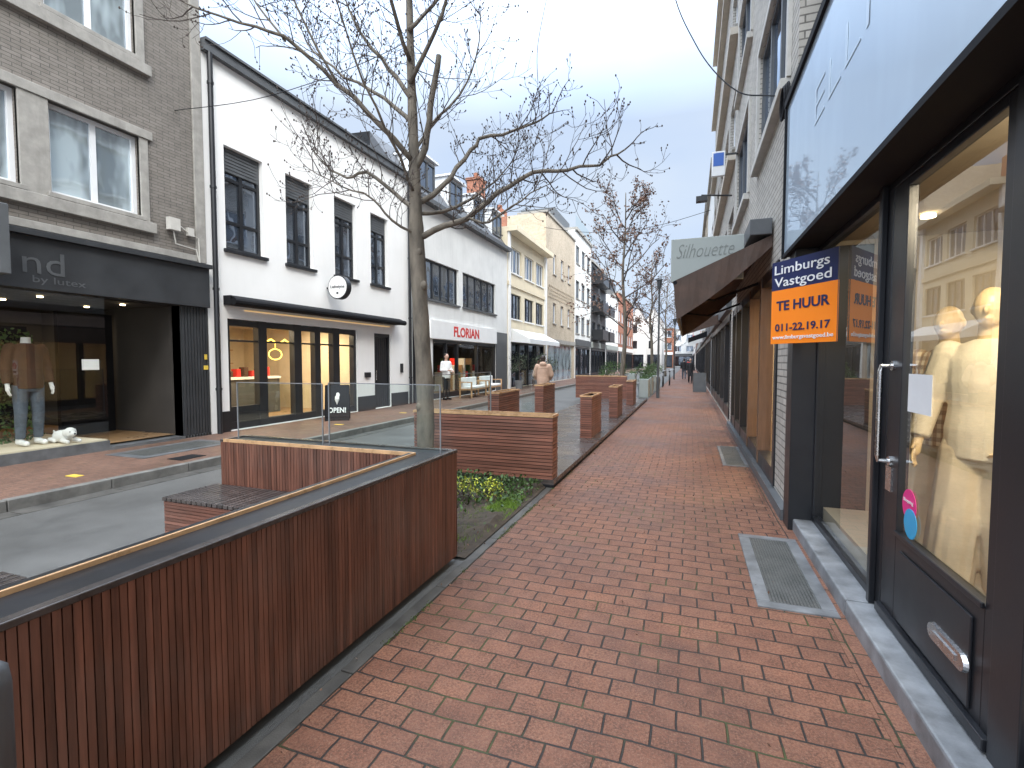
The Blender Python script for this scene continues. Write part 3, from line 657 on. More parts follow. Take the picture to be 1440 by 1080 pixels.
th.part('shop_interior',mb,[M['intw2'],M['intf']])
mb=MB()
for x in (1.6,2.6,3.6):
    for y in (1.0,2.2,3.2,4.4): mb.cyl((x,y,2.63),.045,.02,12)
th.part('ceiling_spot',mb,M['spot'])
for x,y,e_,s_,tgt in ((2.6,1.4,30,1.4,None),(3.0,4.3,34,1.2,None),(1.30,2.35,30,.3,(1.5,3.5,1.2))):  # last lamp is an added fill, aimed to brighten the mannequins
    la=D.lights.new('shop_area_light','AREA'); la.energy=e_; la.size=s_; la.color=(1,.84,.60); lo=D.objects.new('shop_area_light',la); lo.location=Vector((x,y,2.56))-th.b
    if tgt: lo.rotation_euler=(Vector((x,y,2.56))-Vector(tgt)).to_track_quat('Z','Y').to_euler()
    lo.parent=th.e; col.objects.link(lo)
t2=Thing('clothes_rail','steel clothes rail with hanging garments in shop','furniture',(3.5,4,.13)); mb=MB(); mb.tube([(3.5,2.9,.13),(3.5,2.9,1.6),(3.5,5.0,1.6),(3.5,5.0,.13)],.015,8); t2.part('rail',mb,M['steel'])
mb=MB()
for i in range(22):
    y=3.0+i*.09; w=.2; hh=.65+.25*R.random(); mb.rings([[(3.5-w*.9,y-.02,1.5-hh),(3.5+w*.9,y-.02,1.5-hh),(3.5+w*.9,y+.02,1.5-hh),(3.5-w*.9,y+.02,1.5-hh)],[(3.5-w,y-.02,1.45),(3.5+w,y-.02,1.45),(3.5+w,y+.02,1.45),(3.5-w,y+.02,1.45)],[(3.5-.04,y-.01,1.56),(3.5+.04,y-.01,1.56),(3.5+.04,y+.01,1.56),(3.5-.04,y+.01,1.56)]],i%5)
t2.part('garments',mb,[M['brown'],M['denim'],M['brown'],M['anth'],M['wcloth']])
for z in (5.2,8.2,11.0):
    for a in (1.0,3.2): window(th,P,a,a+1.6,z,z+1.6,2,fm='whiteframe',pm='win',d=.03)

# TE HUUR board
A=Vector((.69,5.0,0)); B=Vector((1.06,4.42,0)); rt=(B-A).normalized(); nn=rt.cross(Vector((0,0,1))); W=(B-A).length; mid=(A+B)/2
tb=Thing('rental_sign','orange and navy to-let board with white lettering','sign',(mid.x,mid.y,1.75))
def slab(z0,z1,m,o0,o1,name):
    mb=MB(); mb.rings([[A+rt*a+nn*o+Vector((0,0,z)) for a,o in ((0,o0),(W,o0),(W,o1),(0,o1))] for z in (z0,z1)]); return tb.part(name,mb,m)
slab(1.748,2.472,M['anth'],0,-.006,'backing_board'); slab(1.748,2.22,M['orange'],.004,.001,'orange_panel'); slab(2.22,2.472,M['navy'],.004,.001,'navy_panel')
slab(1.748,2.22,M['orange'],-.007,-.010,'orange_panel'); slab(2.22,2.472,M['navy'],-.007,-.010,'navy_panel')
up=(0,0,1)
def bt(s,z,w,h,m,bold=.0,dx=0):
    textmesh(tb,s,mid+rt*dx+nn*.007+Vector((0,0,z)),rt,up,w,h,M[m],bold=bold,ext=.0012)
    textmesh(tb,s,mid-rt*dx-nn*.013+Vector((0,0,z)),-rt,up,w,h,M[m],bold=bold,ext=.0012)
bt('Limburgs',2.385,.58,.105,'white',.006,-.02); bt('Vastgoed',2.275,.60,.105,'white',.006,-.01); bt('TE HUUR',2.08,.56,.085,'navy',.025); bt('011-22.19.17',1.89,.58,.066,'navy',.02); bt('www.limburgsvastgoed.be',1.80,.64,.045,'white',.012)

# ---------------------------------------------------------------- right row
XR=.95
hs=[(a,b,z,z+1.65) for a,b in ((6.1,8.6),(9.9,12.4)) for z in (4.6,7.4,10.2)]
th,P=building('light_brick_building','pale brick building with wide recessed windows','R',XR,5.6,13,14.5,'lightbrick',hs+[(6.35,12.7,.14,2.75)],depth=9)
sf=MB()
for u_ in (6.35,7.75,9.1,10.4,11.6,12.55): sf.pbox(P,u_,u_+.13,.14,2.75,-.15,.02,1 if u_ in (7.75,9.1) else 0)
sf.pbox(P,6.48,12.55,.1,.32,-.14,.01); sf.pbox(P,6.48,12.55,2.62,2.75,-.14,.01); w=th.part('shop_front',sf,[M['black'],M['brpost']])
g=MB(); g.face([P(6.4,.3,-.08),P(12.6,.3,-.08),P(12.6,2.7,-.08),P(6.4,2.7,-.08)]); th.part('pane',g,M['glass'],w)
room(th,P,6.1,12.9,.14,2.7,3.5,'intw','intf','intw',2,90)
mb=MB(); mb.pbox(P,5.42,5.6,0,4.05,-.2,0); th.part('party_wall',mb,M['lightbrick'])
mb=MB(); mb.pbox(P,5.43,13,-.02,.12,0,.08); th.part('door_step',mb,M['bluestone_d'])
for q in hs:
    window(th,P,*q,nu=3,fm='anth',pm='win',d=-.06,fr=.07)
    m=MB(); m.pbox(P,q[0]-.1,q[1]+.1,q[2]-.12,q[2]-.01,-.05,.10); th.part('sill',m,M['paleconc'],bevel=.008)
    m=MB(); m.pbox(P,q[0]-.12,q[0]-.01,q[2]-.01,q[3]+.12,-.02,.04); m.pbox(P,q[1]+.01,q[1]+.12,q[2]-.01,q[3]+.12,-.02,.04); m.pbox(P,q[0]-.01,q[1]+.01,q[3]+.01,q[3]+.12,-.02,.04); th.part('window_surround',m,M['paleconc'],bevel=.006)
m=MB(); m.pbox(P,5.6,13,14.5,14.8,-1,.4); th.part('cornice',m,M['concrete'])
m=MB()
for k in range(3):
    m.tube([(.86+.02*k,5.85+.13*math.cos(a*.4),4.25+.16*math.sin(a*.4)+.02*k) for a in range(17)],.012,6)
m.tube([(.9,5.85,4.1),(.9,5.88,3.6),(.93,5.8,3.35),(.93,5.65,3.3)],.012,6); th.part('coiled_cable',m,M['blackm'])
ta=Thing('shop_awning','brown fabric awning folded out over the pavement','awning',(.95,9.5,2.7)); y0,y1=6.9,11.9
fb=MB(); n=28
for i in range(n):
    a=y0+(y1-y0)*i/n; b=y0+(y1-y0)*(i+1)/n; s0=.008*math.sin(i*1.7); s1=.008*math.sin((i+1)*1.7)
    ks=[(0.94,3.16),(.5,2.963),(.1,2.789),(-.22,2.65)]
    for (xa,za),(xb,zb) in zip(ks,ks[1:]): fb.face([(xa,a,za+s0),(xa,b,za+s1),(xb,b,zb+s1),(xb,a,zb+s0)])
    fb.face([(-.22,a,2.65+s0),(-.22,b,2.65+s1),(-.2+s1,b,2.38),(-.2+s0,a,2.38)]); fb.face([(-.2+s0,a,2.38),(-.2+s1,b,2.38),(-.17+s1*2,b,2.14),(-.17+s0*2,a,2.14)])
nq=12
for yy in (y0,y1):
    for q in range(nq):
        t0=q/nq; t1=(q+1)/nq
        def ep(t): return (.94-1.16*t,yy,3.16-.51*t)
        def lp(t): return (.94-1.11*t,yy+.012*math.sin(t*19),3.02-.88*t-.05*math.sin(math.pi*t))
        fb.face([ep(t0),ep(t1),lp(t1),lp(t0)])
ta.part('fabric',fb,M['awn'],smooth=False)
mb=MB()
for yy in (8.2,11): mb.tube([(.94,yy,2.75),(.35,yy+.25,2.55),(-.18,yy,2.6)],.02,6)
ta.part('arm',mb,M['blackm']); mb=MB()
mb.tube([(-.2,y0,2.63),(-.2,y1,2.63)],.028,8); ta.part('front_bar',mb,M['blackm'])
mb=MB(); mb.box(.68,.93,6.85,12,3.16,3.36); ta.part('cassette',mb,M['anth'],bevel=.01)
ts=Thing('shop_sign','pale grey shop sign panel with script lettering above awning','sign',(.2,7.32,2.8)); mb=MB(); mb.box(-.27,.66,7.3,7.36,2.7,3.29); ts.part('panel',mb,M['signgrey'],bevel=.006)
textmesh(ts,'Silhouette',(.17,7.297,3.12),(1,0,.02),(0,0,1),.74,.19,M['signtext'],shear=.4,bold=-.012)
mb=MB(); mb.box(-.2,.6,7.36,7.44,3.1,3.14); ts.part('bracket',mb,M['black'])

th,P=rowb('tall_beige_building','tall pale brick building with floor bands','R',XR,13,25,18.5,'lightbrick',2.4,2.9,ww=.7,lit=90)
m=MB()
for z in (3.6,6.5,9.4,12.3,15.2): m.pbox(P,13,25,z-.12,z+.05,0,.18)
th.part('floor_band',m,M['beige'])
rowb('white_terraced_building','pale terraced building with shops','R',XR,25,34,10.8,'whitewall2',2.3,2.9,lit=90)
rowb('brick_terraced_building','beige brick terraced building with shops','R',XR,34,47,11.6,'beigebrick',2.4,2.9)
rowb('white_terraced_building','white terraced building with shops','R',XR,47,64,9.6,'whitewall',2.4,2.9)
rowb('brick_terraced_building','red brick terraced building with shops','R',XR,64,90,10.2,'redbrick',2.6,2.9)
rowb('white_terraced_building','white terraced building with shops','R',XR-.2,90,134,9.6,'whitewall2',2.8,2.9)
def proj(x0,x1,y,z0,z1,m1,m2,label):
    t=Thing('projecting_sign',label,'sign',(x1,y,z0)); b=MB(); b.box(x0,x1,y,y+.1,z0,z1); t.part('panel',b,M[m1],bevel=.01)
    b=MB(); b.box(x0+.03,x1-.03,y-.006,y-.001,z0+(z1-z0)*.4,z1-.04); t.part('print',b,M[m2])
    b=MB(); b.box(x1,XR,y+.03,y+.06,z1-.1,z1-.06); t.part('bracket',b,M['black'])
proj(.4,.68,12.3,5.8,6.35,'white','blue','blue and white box sign on facade')
proj(.35,.8,19,3.0,3.5,'anth','white','dark grey hanging shop sign')
proj(.1,.8,30,3.3,4.0,'white','red','white and red projecting shop sign')
proj(.2,.8,42,3.2,4.2,'red','white','red and white projecting shop sign')
t=Thing('facade_floodlight','black floodlight on a bracket arm','lamp',(.95,13.2,5.6)); b=MB(); b.tube([(.9,13.2,5.6),(.2,13.2,5.68)],.02,6); t.part('arm',b,M['black']); b=MB(); b.box(.08,.34,13.1,13.3,5.52,5.64); t.part('lamp_head',b,M['black'])
for y,m_,z in ((17,'awn',2.7),(28,'blackm',2.8),(38,'wcloth',2.9)):
    t=Thing('shop_awning','fabric awning over shop window','awning',(.95,y,z)); b=MB(); b.face([(.94,y,z+.4),(.94,y+3,z+.4),(-.1,y+3,z),(-.1,y,z)]); b.face([(-.1,y,z),(-.1,y+3,z),(-.1,y+3,z-.25),(-.1,y,z-.25)]); b.face([(.94,y,z+.4),(-.1,y,z),(-.1,y,z-.25),(.94,y,z+.1)]); t.part('fabric',b,M[m_])
    b=MB(); b.tube([(-.08,y,z),(-.08,y+3,z)],.03,6); t.part('front_bar',b,M['anth'])

# ---------------------------------------------------------------- grates
def grate(x0,x1,y0,y1,b_=.07):
    t=Thing('cellar_grate','metal cellar grate in bluestone surround','grate',((x0+x1)/2,(y0+y1)/2,.01),group='cellar grates in pavement'); b=MB()
    b.box(x0,x1,y0,y0+b_,0,.022); b.box(x0,x1,y1-b_,y1,0,.022); b.box(x0,x0+b_,y0+b_+.002,y1-b_-.002,0,.022); b.box(x1-b_,x1,y0+b_+.002,y1-b_-.002,0,.022); t.part('stone_surround',b,M['bluestone_g'],bevel=.003)
    b=MB(); b.box(x0+b_+.002,x1-b_-.002,y0+b_+.002,y1-b_-.002,0,.019); t.part('grate',b,M['grate'])
grate(.44,.90,3.45,4.86,.085); grate(.5,.86,8.0,9.8,.05)
t=Thing('cellar_grate','flat stone slab grate in opposite pavement','grate',(-8,5.5,.12)); b=MB(); b.box(-8.6,-7.7,5.0,6.6,.1,.128); t.part('stone_surround',b,M['bluestone_d']); b=MB(); b.box(-8.45,-7.85,5.15,6.45,.12,.133); t.part('grate',b,M['grate'])
t=Thing('drain_cover','cast iron drain cover in pavement','drain',(-7.3,4.9,.12)); b=MB(); b.box(-7.35,-7.05,5.1,5.5,.1,.127); t.part('cover',b,M['blackm'])
for (x,y) in ((-7.5,3.9),(-7.7,9.2),(-7.7,11.9)):
    b=MB(); b.box(x,x+.2,y,y+.1,.1,.126); single('yellow_paver','small yellow marker tile in brick pavement','marking',b,M['yellow'],(x,y,.12),group='yellow marker tiles')
t=Thing('bollard','dark grey round-topped bollard beside timber planter','bollard',(-1.545,.63,0)); b=MB(); b.loft([(-1.545,.63,.0,.045,.045),(-1.545,.63,.83,.045,.045),(-1.545,.63,.87,.04,.04),(-1.545,.63,.89,.02,.02)]); t.part('post',b,M['anth'],smooth=True); b=MB(); b.loft([(-1.545,.63,.0,.07,.07),(-1.545,.63,.03,.07,.07)]); t.part('foot',b,M['anth'])

# ---------------------------------------------------------------- slatted planters
def slats(mb,x0,x1,y0,y1,z0,z1,orient='V',faces='NSEW',w=.0215,g=.004,th=.010):
    mb.box(x0+th,x1-th,y0+th,y1-th,z0,z1-.01,1)
    st=w+g
    if orient=='V':
        for (a0,a1,f) in ((x0,x1,'S'),(x0,x1,'N'),(y0,y1,'W'),(y0,y1,'E')):
            if f not in faces: continue
            n=int((a1-a0)/st); ww=(a1-a0)/n
            for i in range(n):
                a=a0+i*ww; b=a+ww-g; j=R.uniform(0,.0025)
                if f=='S': mb.box(a,b,y0-j,y0+th-.001,z0,z1)
                if f=='N': mb.box(a,b,y1-th+.001,y1+j,z0,z1)
                if f=='W': mb.box(x0-j,x0+th-.001,a,b,z0,z1)
                if f=='E': mb.box(x1-th+.001,x1+j,a,b,z0,z1)
    else:
        n=int((z1-z0)/st); ww=(z1-z0)/n
        for i in range(n):
            a=z0+i*ww; b=a+ww-g; j=R.uniform(0,.002)
            mb.box(x0-j,x1+j,y0-j,y0+th-.001,a,b); mb.box(x0-j,x1+j,y1-th+.001,y1+j,a,b)
            mb.box(x0-j,x0+th-.002,y0+th,y1-th,a,b); mb.box(x1-th+.002,x1+j,y0+th,y1-th,a,b)
tp=Thing('slatted_planter','dark brown L-shaped slatted timber planter enclosing terrace','planter',(-1.85,1.5,0))
mb=MB(); slats(mb,-1.97,-1.72,-1.6,3.45,.05,.875,'V','EWS'); tp.part('cladding',mb,[M['woodv'],M['groove']])
mb=MB(); slats(mb,-3.92,-1.975,3.2,3.45,.05,.875,'V','SNW',w=.026); tp.part('cladding',mb,[M['woodv'],M['groove']])
mb=MB(); slats(mb,-1.97,-1.72,3.452,3.475,.05,.875,'V','N'); tp.part('cladding',mb,[M['woodv'],M['groove']])
mb=MB(); mb.box(-1.755,-1.712,-1.6,3.47,.876,.9); mb.box(-3.93,-1.756,3.43,3.47,.876,.9); mb.box(-3.93,-3.9,3.2,3.429,.876,.9); tp.part('outer_rim',mb,M['deck'],bevel=.004)
mb=MB(); mb.box(-1.950,-1.938,-1.6,3.205,.876,.906); mb.box(-3.899,-1.938,3.206,3.218,.876,.906); tp.part('inner_rim',mb,M['railw'],bevel=.002)  # glow along this edge is put into the rail colour
mb=MB(); mb.box(-1.98,-1.952,-1.6,3.19,.876,.905); mb.box(-1.936,-1.757,-1.6,3.428,.868,.888); mb.box(-3.898,-1.938,3.220,3.428,.868,.888); tp.part('top_channel',mb,M['black'])
mb=MB(); mb.face([(-3.85,3.33,.885),(-2.9,3.33,.885),(-2.9,3.33,1.4),(-3.85,3.33,1.4)]); mb.face([(-2.83,3.33,.885),(-1.8,3.33,.885),(-1.8,3.33,1.41),(-2.83,3.33,1.41)]); tp.part('glass_screen',mb,M['gfence'])
for a,b,h in ((-3.86,-2.9,1.4),(-2.84,-1.785,1.41)):
    mb=MB(); mb.box(a,b,3.325,3.335,h,h+.006); mb.box(a,a+.008,3.325,3.335,.885,h); mb.box(b-.008,b,3.325,3.335,.885,h); tp.part('screen_edge',mb,M['terr'])
mb=MB()
for i in range(34): mb.box(-4.05,-1.98,-1.5+i*.138,-1.5+i*.138+.13,.1,.15)
single('terrace_deck','low dark timber terrace deck on the road','deck',mb,M['deck'],(-3,1,.1))
def bench(x0,x1,y0,y1,z0,z1,label):
    t=Thing('slatted_bench',label,'bench',((x0+x1)/2,(y0+y1)/2,z0)); mb=MB(); slats(mb,x0,x1,y0,y1,z0,z1-.03,'H'); t.part('base',mb,[M['woodh'],M['blackm']])
    mb=MB(); n=int((x1-x0)/.055)
    for i in range(n): mb.box(x0-.01+i*.055,x0-.01+i*.055+.045,y0-.01,y1+.01,z1-.028,z1)
    t.part('seat',mb,M['deck'],bevel=.003)
bench(-3.97,-1.99,2.72,3.18,.152,.5,'slatted timber bench built against the planter')
bench(-3.35,-1.99,.9,1.45,.152,.5,'slatted timber bench on terrace deck')

mb=MB()
for i in range(100): mb.box(-3.62,-1.57,5.86+i*.142,5.86+i*.142+.134,.05,.11)
single('terrace_deck','long dark timber terrace deck beside pavement','deck',mb,M['deck'],(-2.6,12,.05))
mb=MB(); mb.box(-1.66,-1.566,5.84,20,0.018,.05); mb.box(-3.6,-1.66,5.84,5.93,.0,.05); single('deck_edge','dark deck bearer under timber terrace','deck',mb,M['blackm'],(-1.6,12,0))
def planterbox(x0,x1,y0,y1,z1,label,z0=.112,plants=True):
    t=Thing('slatted_planter',label,'planter',((x0+x1)/2,(y0+y1)/2,z0),group='reddish timber planters on the terrace'); mb=MB(); slats(mb,x0,x1,y0,y1,z0,z1-.03,'H',w=.034,g=.008); t.part('cladding',mb,[M['woodh'],M['blackm']])
    mb=MB(); mb.box(x0-.01,x1+.01,y0-.01,y0+.01,z1-.03,z1); mb.box(x0-.01,x1+.01,y1-.01,y1+.01,z1-.03,z1); mb.box(x0-.01,x0+.01,y0+.01,y1-.01,z1-.03,z1); mb.box(x1-.01,x1+.01,y0+.01,y1-.01,z1-.03,z1); t.part('rim',mb,M['railw'])
    mb=MB(); mb.box(x0+.01,x1-.01,y0+.01,y1-.01,z1-.09,z1-.04); t.part('soil',mb,M['soil'])
planterbox(-3.56,-1.59,5.87,6.12,.92,'long reddish slatted timber planter across deck end')
for a,b in ((9.3,10.4),(12.9,13.9),(16.6,17.6)): planterbox(-1.97,-1.75,a,b,.93,'reddish slatted timber planter at deck edge')
for a,b in ((8.6,9.8),(11.6,12.7)): planterbox(-3.6,-3.38,a,b,1.0,'reddish slatted timber planter on street side')
planterbox(-4.3,-2.3,19.4,19.7,1.0,'slatted timber planter closing the terrace end')
t=Thing('glass_screen','low glass wind screen on the deck','screen',(-3.5,7.2,.1)); mb=MB(); mb.face([(-3.5,6.15,.12),(-3.5,8.5,.12),(-3.5,8.5,1.38),(-3.5,6.15,1.38)]); mb.face([(-3.5,10.3,.12),(-3.5,11.3,.12),(-3.5,11.3,1.38),(-3.5,10.3,1.38)]); t.part('glass',mb,M['gfence'])
mb=MB(); mb.box(-3.505,-3.495,6.15,8.5,1.38,1.39); mb.box(-3.51,-3.49,8.48,8.5,.12,1.38); mb.box(-3.51,-3.49,6.13,6.15,.12,1.38); t.part('frame',mb,M['terr'])

t=Thing('traffic_sign','small white sign with red prohibition ring on post','sign',(-3.8,6.6,0)); mb=MB(); mb.tube([(-3.8,6.6,0),(-3.8,6.6,1.58)],.02,8); t.part('post',mb,M['steel']); mb=MB(); mb.box(-3.88,-3.72,6.56,6.575,1.28,1.6); t.part('plate',mb,M['white'])
mb=MB(); mb.tube([(-3.8+.06*math.cos(a*.42),6.555,1.48+.06*math.sin(a*.42)) for a in range(16)],.012,6); mb.tube([(-3.84,6.553,1.44),(-3.76,6.553,1.52)],.009,6); t.part('red_ring',mb,M['red'])
mb=MB(); mb.box(-3.86,-3.74,6.55,6.556,1.32,1.37); t.part('caption_band',mb,M['blackm'])

# ---------------------------------------------------------------- tree bed
mb=MB(); nx,ny=24,26
def hz(x,y): return .035+.04*math.sin(x*5+1)*math.sin(y*4)+.03*R.random()
grid=[[(-3.6+1.935*i/nx,3.5+2.33*j/ny,hz(-3.6+1.935*i/nx,3.5+2.33*j/ny) if 0<i<nx else .02) for i in range(nx+1)] for j in range(ny+1)]
for j in range(ny):
    for i in range(nx): mb.face([grid[j][i],grid[j][i+1],grid[j+1][i+1],grid[j+1][i]])
single('tree_bed_soil',None,None,mb,M['soil'],(-2.6,4.6,0),kind='structure')
mb=MB()
for i in range(5200):
    x=R.uniform(-3.4,-1.70); y=R.uniform(4.1,5.84)
    if (y-4.2)*.8+(-x-1.7)*.45+R.gauss(0,.25)<.72: continue
    mb.leaf((x,y,.04+.12*R.random()),R.uniform(.025,.06))
single('ground_ivy','low ivy and ground cover in the tree bed','plant',mb,M['grleaf'],(-2.5,5.2,0),kind='stuff')
mb=MB()
for i in range(3600):
    x=R.gauss(-1.85,.08); y=R.gauss(4.6,.32); h=R.uniform(.02,.06); dx=R.gauss(0,.02); dy=R.gauss(0,.02)
    if x>-1.69: continue
    mb.face([(x-.003,y,.03),(x+.003,y,.03),(x+dx,y+dy,.03+h)])
for i in range(700):
    x=R.uniform(-3,-1.7); y=R.uniform(3.5,5.6); h=R.uniform(.02,.05); mb.face([(x-.003,y,.03),(x+.003,y,.03),(x+R.gauss(0,.02),y,.03+h)])
single('grass_tuft','bright green grass patch at edge of tree bed','grass',mb,M['grass'],(-1.85,4.5,0),kind='stuff')
for (x,y,hh) in ((-2.32,4.85,.33),(-2.08,5.0,.30),(-2.55,4.6,.2)):
    t=Thing('golden_shrub','small lime-yellow leaved shrub in soil','shrub',(x,y,0),group='golden shrubs in tree bed'); mb=MB(); lf=MB()
    for k in range(11):
        a=k*.7; tip=(x+.15*math.cos(a)*R.random(),y+.15*math.sin(a)*R.random(),hh*R.uniform(.6,1)); mb.tube([(x,y,.0),tip],.004,4)
        for q in range(16): lf.leaf((tip[0]+R.gauss(0,.035),tip[1]+R.gauss(0,.035),tip[2]-abs(R.gauss(0,.06))),R.uniform(.02,.04))
    t.part('stems',mb,M['twig']); t.part('leaves',lf,M['yleaf'])
mb=MB()
for i in range(80): mb.leaf((R.uniform(-1.4,.8),R.uniform(1.3,12),.02),R.uniform(.010,.028))
for i in range(60): mb.leaf((R.uniform(-1.66,-1.48),R.uniform(1,9),.02),R.uniform(.015,.035))
for i in range(60): mb.leaf((R.uniform(-3.4,-1.7),R.uniform(3.6,5.7),.09),R.uniform(.02,.05))
single('fallen_leaves','small fallen leaves scattered on pavement','leaves',mb,M['brleaf'],(0,4,0),kind='stuff')
mb=MB()
for i in range(3000):
    y=R.uniform(.8,9) ; x=-1.578+R.gauss(0,.012)
    if math.sin(y*3.1)+math.sin(y*7.7+1)<.2: continue
    h=R.uniform(.002,.008); mb.face([(x-.006,y,.014),(x+.006,y,.014),(x+R.gauss(0,.006),y+R.gauss(0,.006),.014+h)])
single('kerb_moss','moss growing along kerb joint','moss',mb,M['moss'],(-1.5,4,0),kind='stuff')

# ---------------------------------------------------------------- trees
RV=Vector((.94,.34,0)); DV=Vector((-.34,.94,0))
def grow(mb,p,d,L,r,lev,rn,up=.12,leaves=None,lm=0,dens=1.0,zmax=99):
    n=6; pts=[p.copy()]; dd=d.normalized(); 
    for i in range(n):
        dd=(dd+Vector((rn.gauss(0,.15),rn.gauss(0,.15),rn.gauss(0,.13)+up*.5))).normalized(); pts.append(pts[-1]+dd*L/n)
    mb.tube(pts,[max(.0019,r*(1-.62*i/n)) for i in range(n+1)],5 if r>.012 else 4 if r>.005 else 3)
    if lev>0:
        k=max(2,int({3:6,2:5,1:4}.get(lev,4)*dens))
        for j in range(k):
            f=.22+.76*(j+rn.random()*.8)/k; i=min(n-1,int(f*n)); q=pts[i].lerp(pts[i+1],f*n-i)
            ax=(pts[i+1]-pts[i]).normalized(); o=Vector((rn.gauss(0,1),rn.gauss(0,1),rn.gauss(0,.8))); o-=ax*o.dot(ax); o.normalize()
            grow(mb,q,ax*.75+o*rn.uniform(.6,1.1),L*rn.uniform(.38,.62),max(.002,r*.5),lev-1,rn,up,leaves,lm,dens)
    else:
        e=pts[-1]; mb.ell(e,(.008,.008,.011),5)
        if rn.random()<.6: mb.ell(pts[-2],(.007,.007,.009),5)
    if leaves is not None and lev<=1:
        for i in range(lm):
            if rn.random()<.75: leaves.leaf(pts[rn.randint(1,n)]+Vector((rn.gauss(0,.05),rn.gauss(0,.05),rn.gauss(0,.05))),rn.uniform(.07,.14))
def smoothpts(ps,k=4):
    out=[]
    for i in range(len(ps)-1):
        p0=ps[max(0,i-1)];p1=ps[i];p2=ps[i+1];p3=ps[min(len(ps)-1,i+2)]
        for j in range(k):
            t=j/k; out.append(.5*((2*p1)+(p2-p0)*t+(2*p0-5*p1+4*p2-p3)*t*t+(3*p1-p0-3*p2+p3)*t**3))
    out.append(ps[-1]); return out
tb_=Vector((-2.7,4.7,0))
tt=Thing('street_tree','bare street tree with knobbly trunk and spreading twigs','tree',tb_)
def tp_(x,y,d): return tb_+RV*((x-598)*.00778)+Vector((0,0,1.6+.00778*(507-y)))+DV*d
trunk=MB(); crown=MB(); rn=random.Random(3)
tr=[tb_+Vector((.02,0,-.02)),tp_(597,640,0),tp_(597,560,0),tp_(592,450,0),tp_(587,340,0),tp_(586,290,0),tp_(583,200,.03),tp_(580,100,.05),tp_(577,0,.1),tp_(572,-120,.1),tp_(578,-240,.15)]
rr=[.125,.10,.092,.087,.082,.066,.054,.044,.034,.022,.010]
ps=smoothpts(tr); rs=[]
for i in range(len(tr)-1):
    for j in range(4): rs.append((rr[i]+(rr[i+1]-rr[i])*j/4)*(1+.05*math.sin(i*3+j*2.1)))
rs.append(rr[-1]); trunk.tube(ps,rs,14)
for zz in (1.1,1.75,2.4,2.75): 
    c=tp_(594+8*math.sin(zz*9),507-(zz-1.6)/.00778,-.05); trunk.ell(c,(.04,.04,.055),10)
limbs=[([(588,338,0),(625,325,-.1),(660,318,-.2),(700,290,-.3),(745,268,-.35),(790,265,-.4),(832,256,-.4),(862,240,-.4)],.038),
([(660,318,-.2),(690,330,-.4),(730,310,-.6),(765,300,-.8)],.016),
([(586,292,0),(620,262,.15),(650,215,.3),(672,182,.4),(720,165,.5),(755,148,.55),(780,132,.6)],.033),
([(586,245,0),(598,215,0),(610,160,-.05),(621,100,-.08)],.038),
([(584,235,0),(545,198,-.2),(495,152,-.3),(440,115,-.5),(390,102,-.6),(335,88,-.7)],.031),
([(586,300,0),(550,268,.2),(508,236,.3),(470,232,.5),(435,212,.6),(410,180,.7)],.027),
([(581,150,0),(545,95,.2),(510,50,.3),(482,0,.4),(470,-60,.5)],.028),
([(581,130,0),(618,80,-.2),(650,20,-.4),(682,-60,-.5)],.026),
([(579,60,0),(608,10,.2),(640,-50,.3),(650,-120,.4)],.024),
([(583,185,0),(530,122,.4),(455,62,.8),(400,10,1.0),(372,-40,1.1)],.026),
([(588,305,0),(636,286,.3),(672,250,.6),(700,215,.8),(725,180,1.0)],.023),
([(586,335,0),(562,322,-.2),(538,298,-.3),(505,285,-.4),(465,268,-.5)],.016),
([(580,100,0),(560,40,-.4),(530,-30,-.7),(500,-90,-.9)],.024),
([(584,220,0),(600,170,.3),(640,110,.5),(665,50,.6),(672,-20,.6)],.02),
([(586,280,0),(565,225,-.5),(540,160,-.9),(520,90,-1.2)],.018),
([(495,152,-.3),(460,90,-.4),(440,30,-.5),(430,-40,-.5)],.015),([(440,115,-.5),(400,60,-.4),(370,20,-.3),(350,-30,-.2)],.012),
([(576,-10,.1),(540,-70,.2),(500,-130,.2)],.022),([(575,-60,.1),(620,-130,.0),(660,-190,.1)],.022)]
for li,(l,r0) in enumerate(limbs):
    ps=smoothpts([tp_(*q) for q in l],3); n=len(ps); end=.75 if li==3 else .22
    ps=[p+Vector((rn.gauss(0,.009),rn.gauss(0,.009),rn.gauss(0,.009))) if 0<i<n-1 else p for i,p in enumerate(ps)]
    trunk.tube(ps,[r0*(1-(1-end)*i/(n-1)) for i in range(n)],8)
    k=4 if li==3 else 14
    for j in range(k):
        f=.12+.88*(j+rn.random())/k; f=min(f,.999); i=int(f*(n-1)); q=ps[i].lerp(ps[i+1],f*(n-1)-i); ax=(ps[i+1]-ps[i]).normalized()
        o=Vector((rn.gauss(0,1),rn.gauss(0,1),rn.gauss(0.35,.9))); o-=ax*o.dot(ax); o.normalize()
        grow(crown,q,ax*.6+o*.9,rn.uniform(.3,.72),max(.0052,r0*.21),2 if j%3 else 1,rn,up=.22,dens=.9)
    if li!=3: grow(crown,ps[-1],ps[-1]-ps[-2],.3,r0*.22,2,rn,dens=.7)
tt.part('trunk',trunk,M['bark'],smooth=True); tt.part('crown',crown,M['twig'])
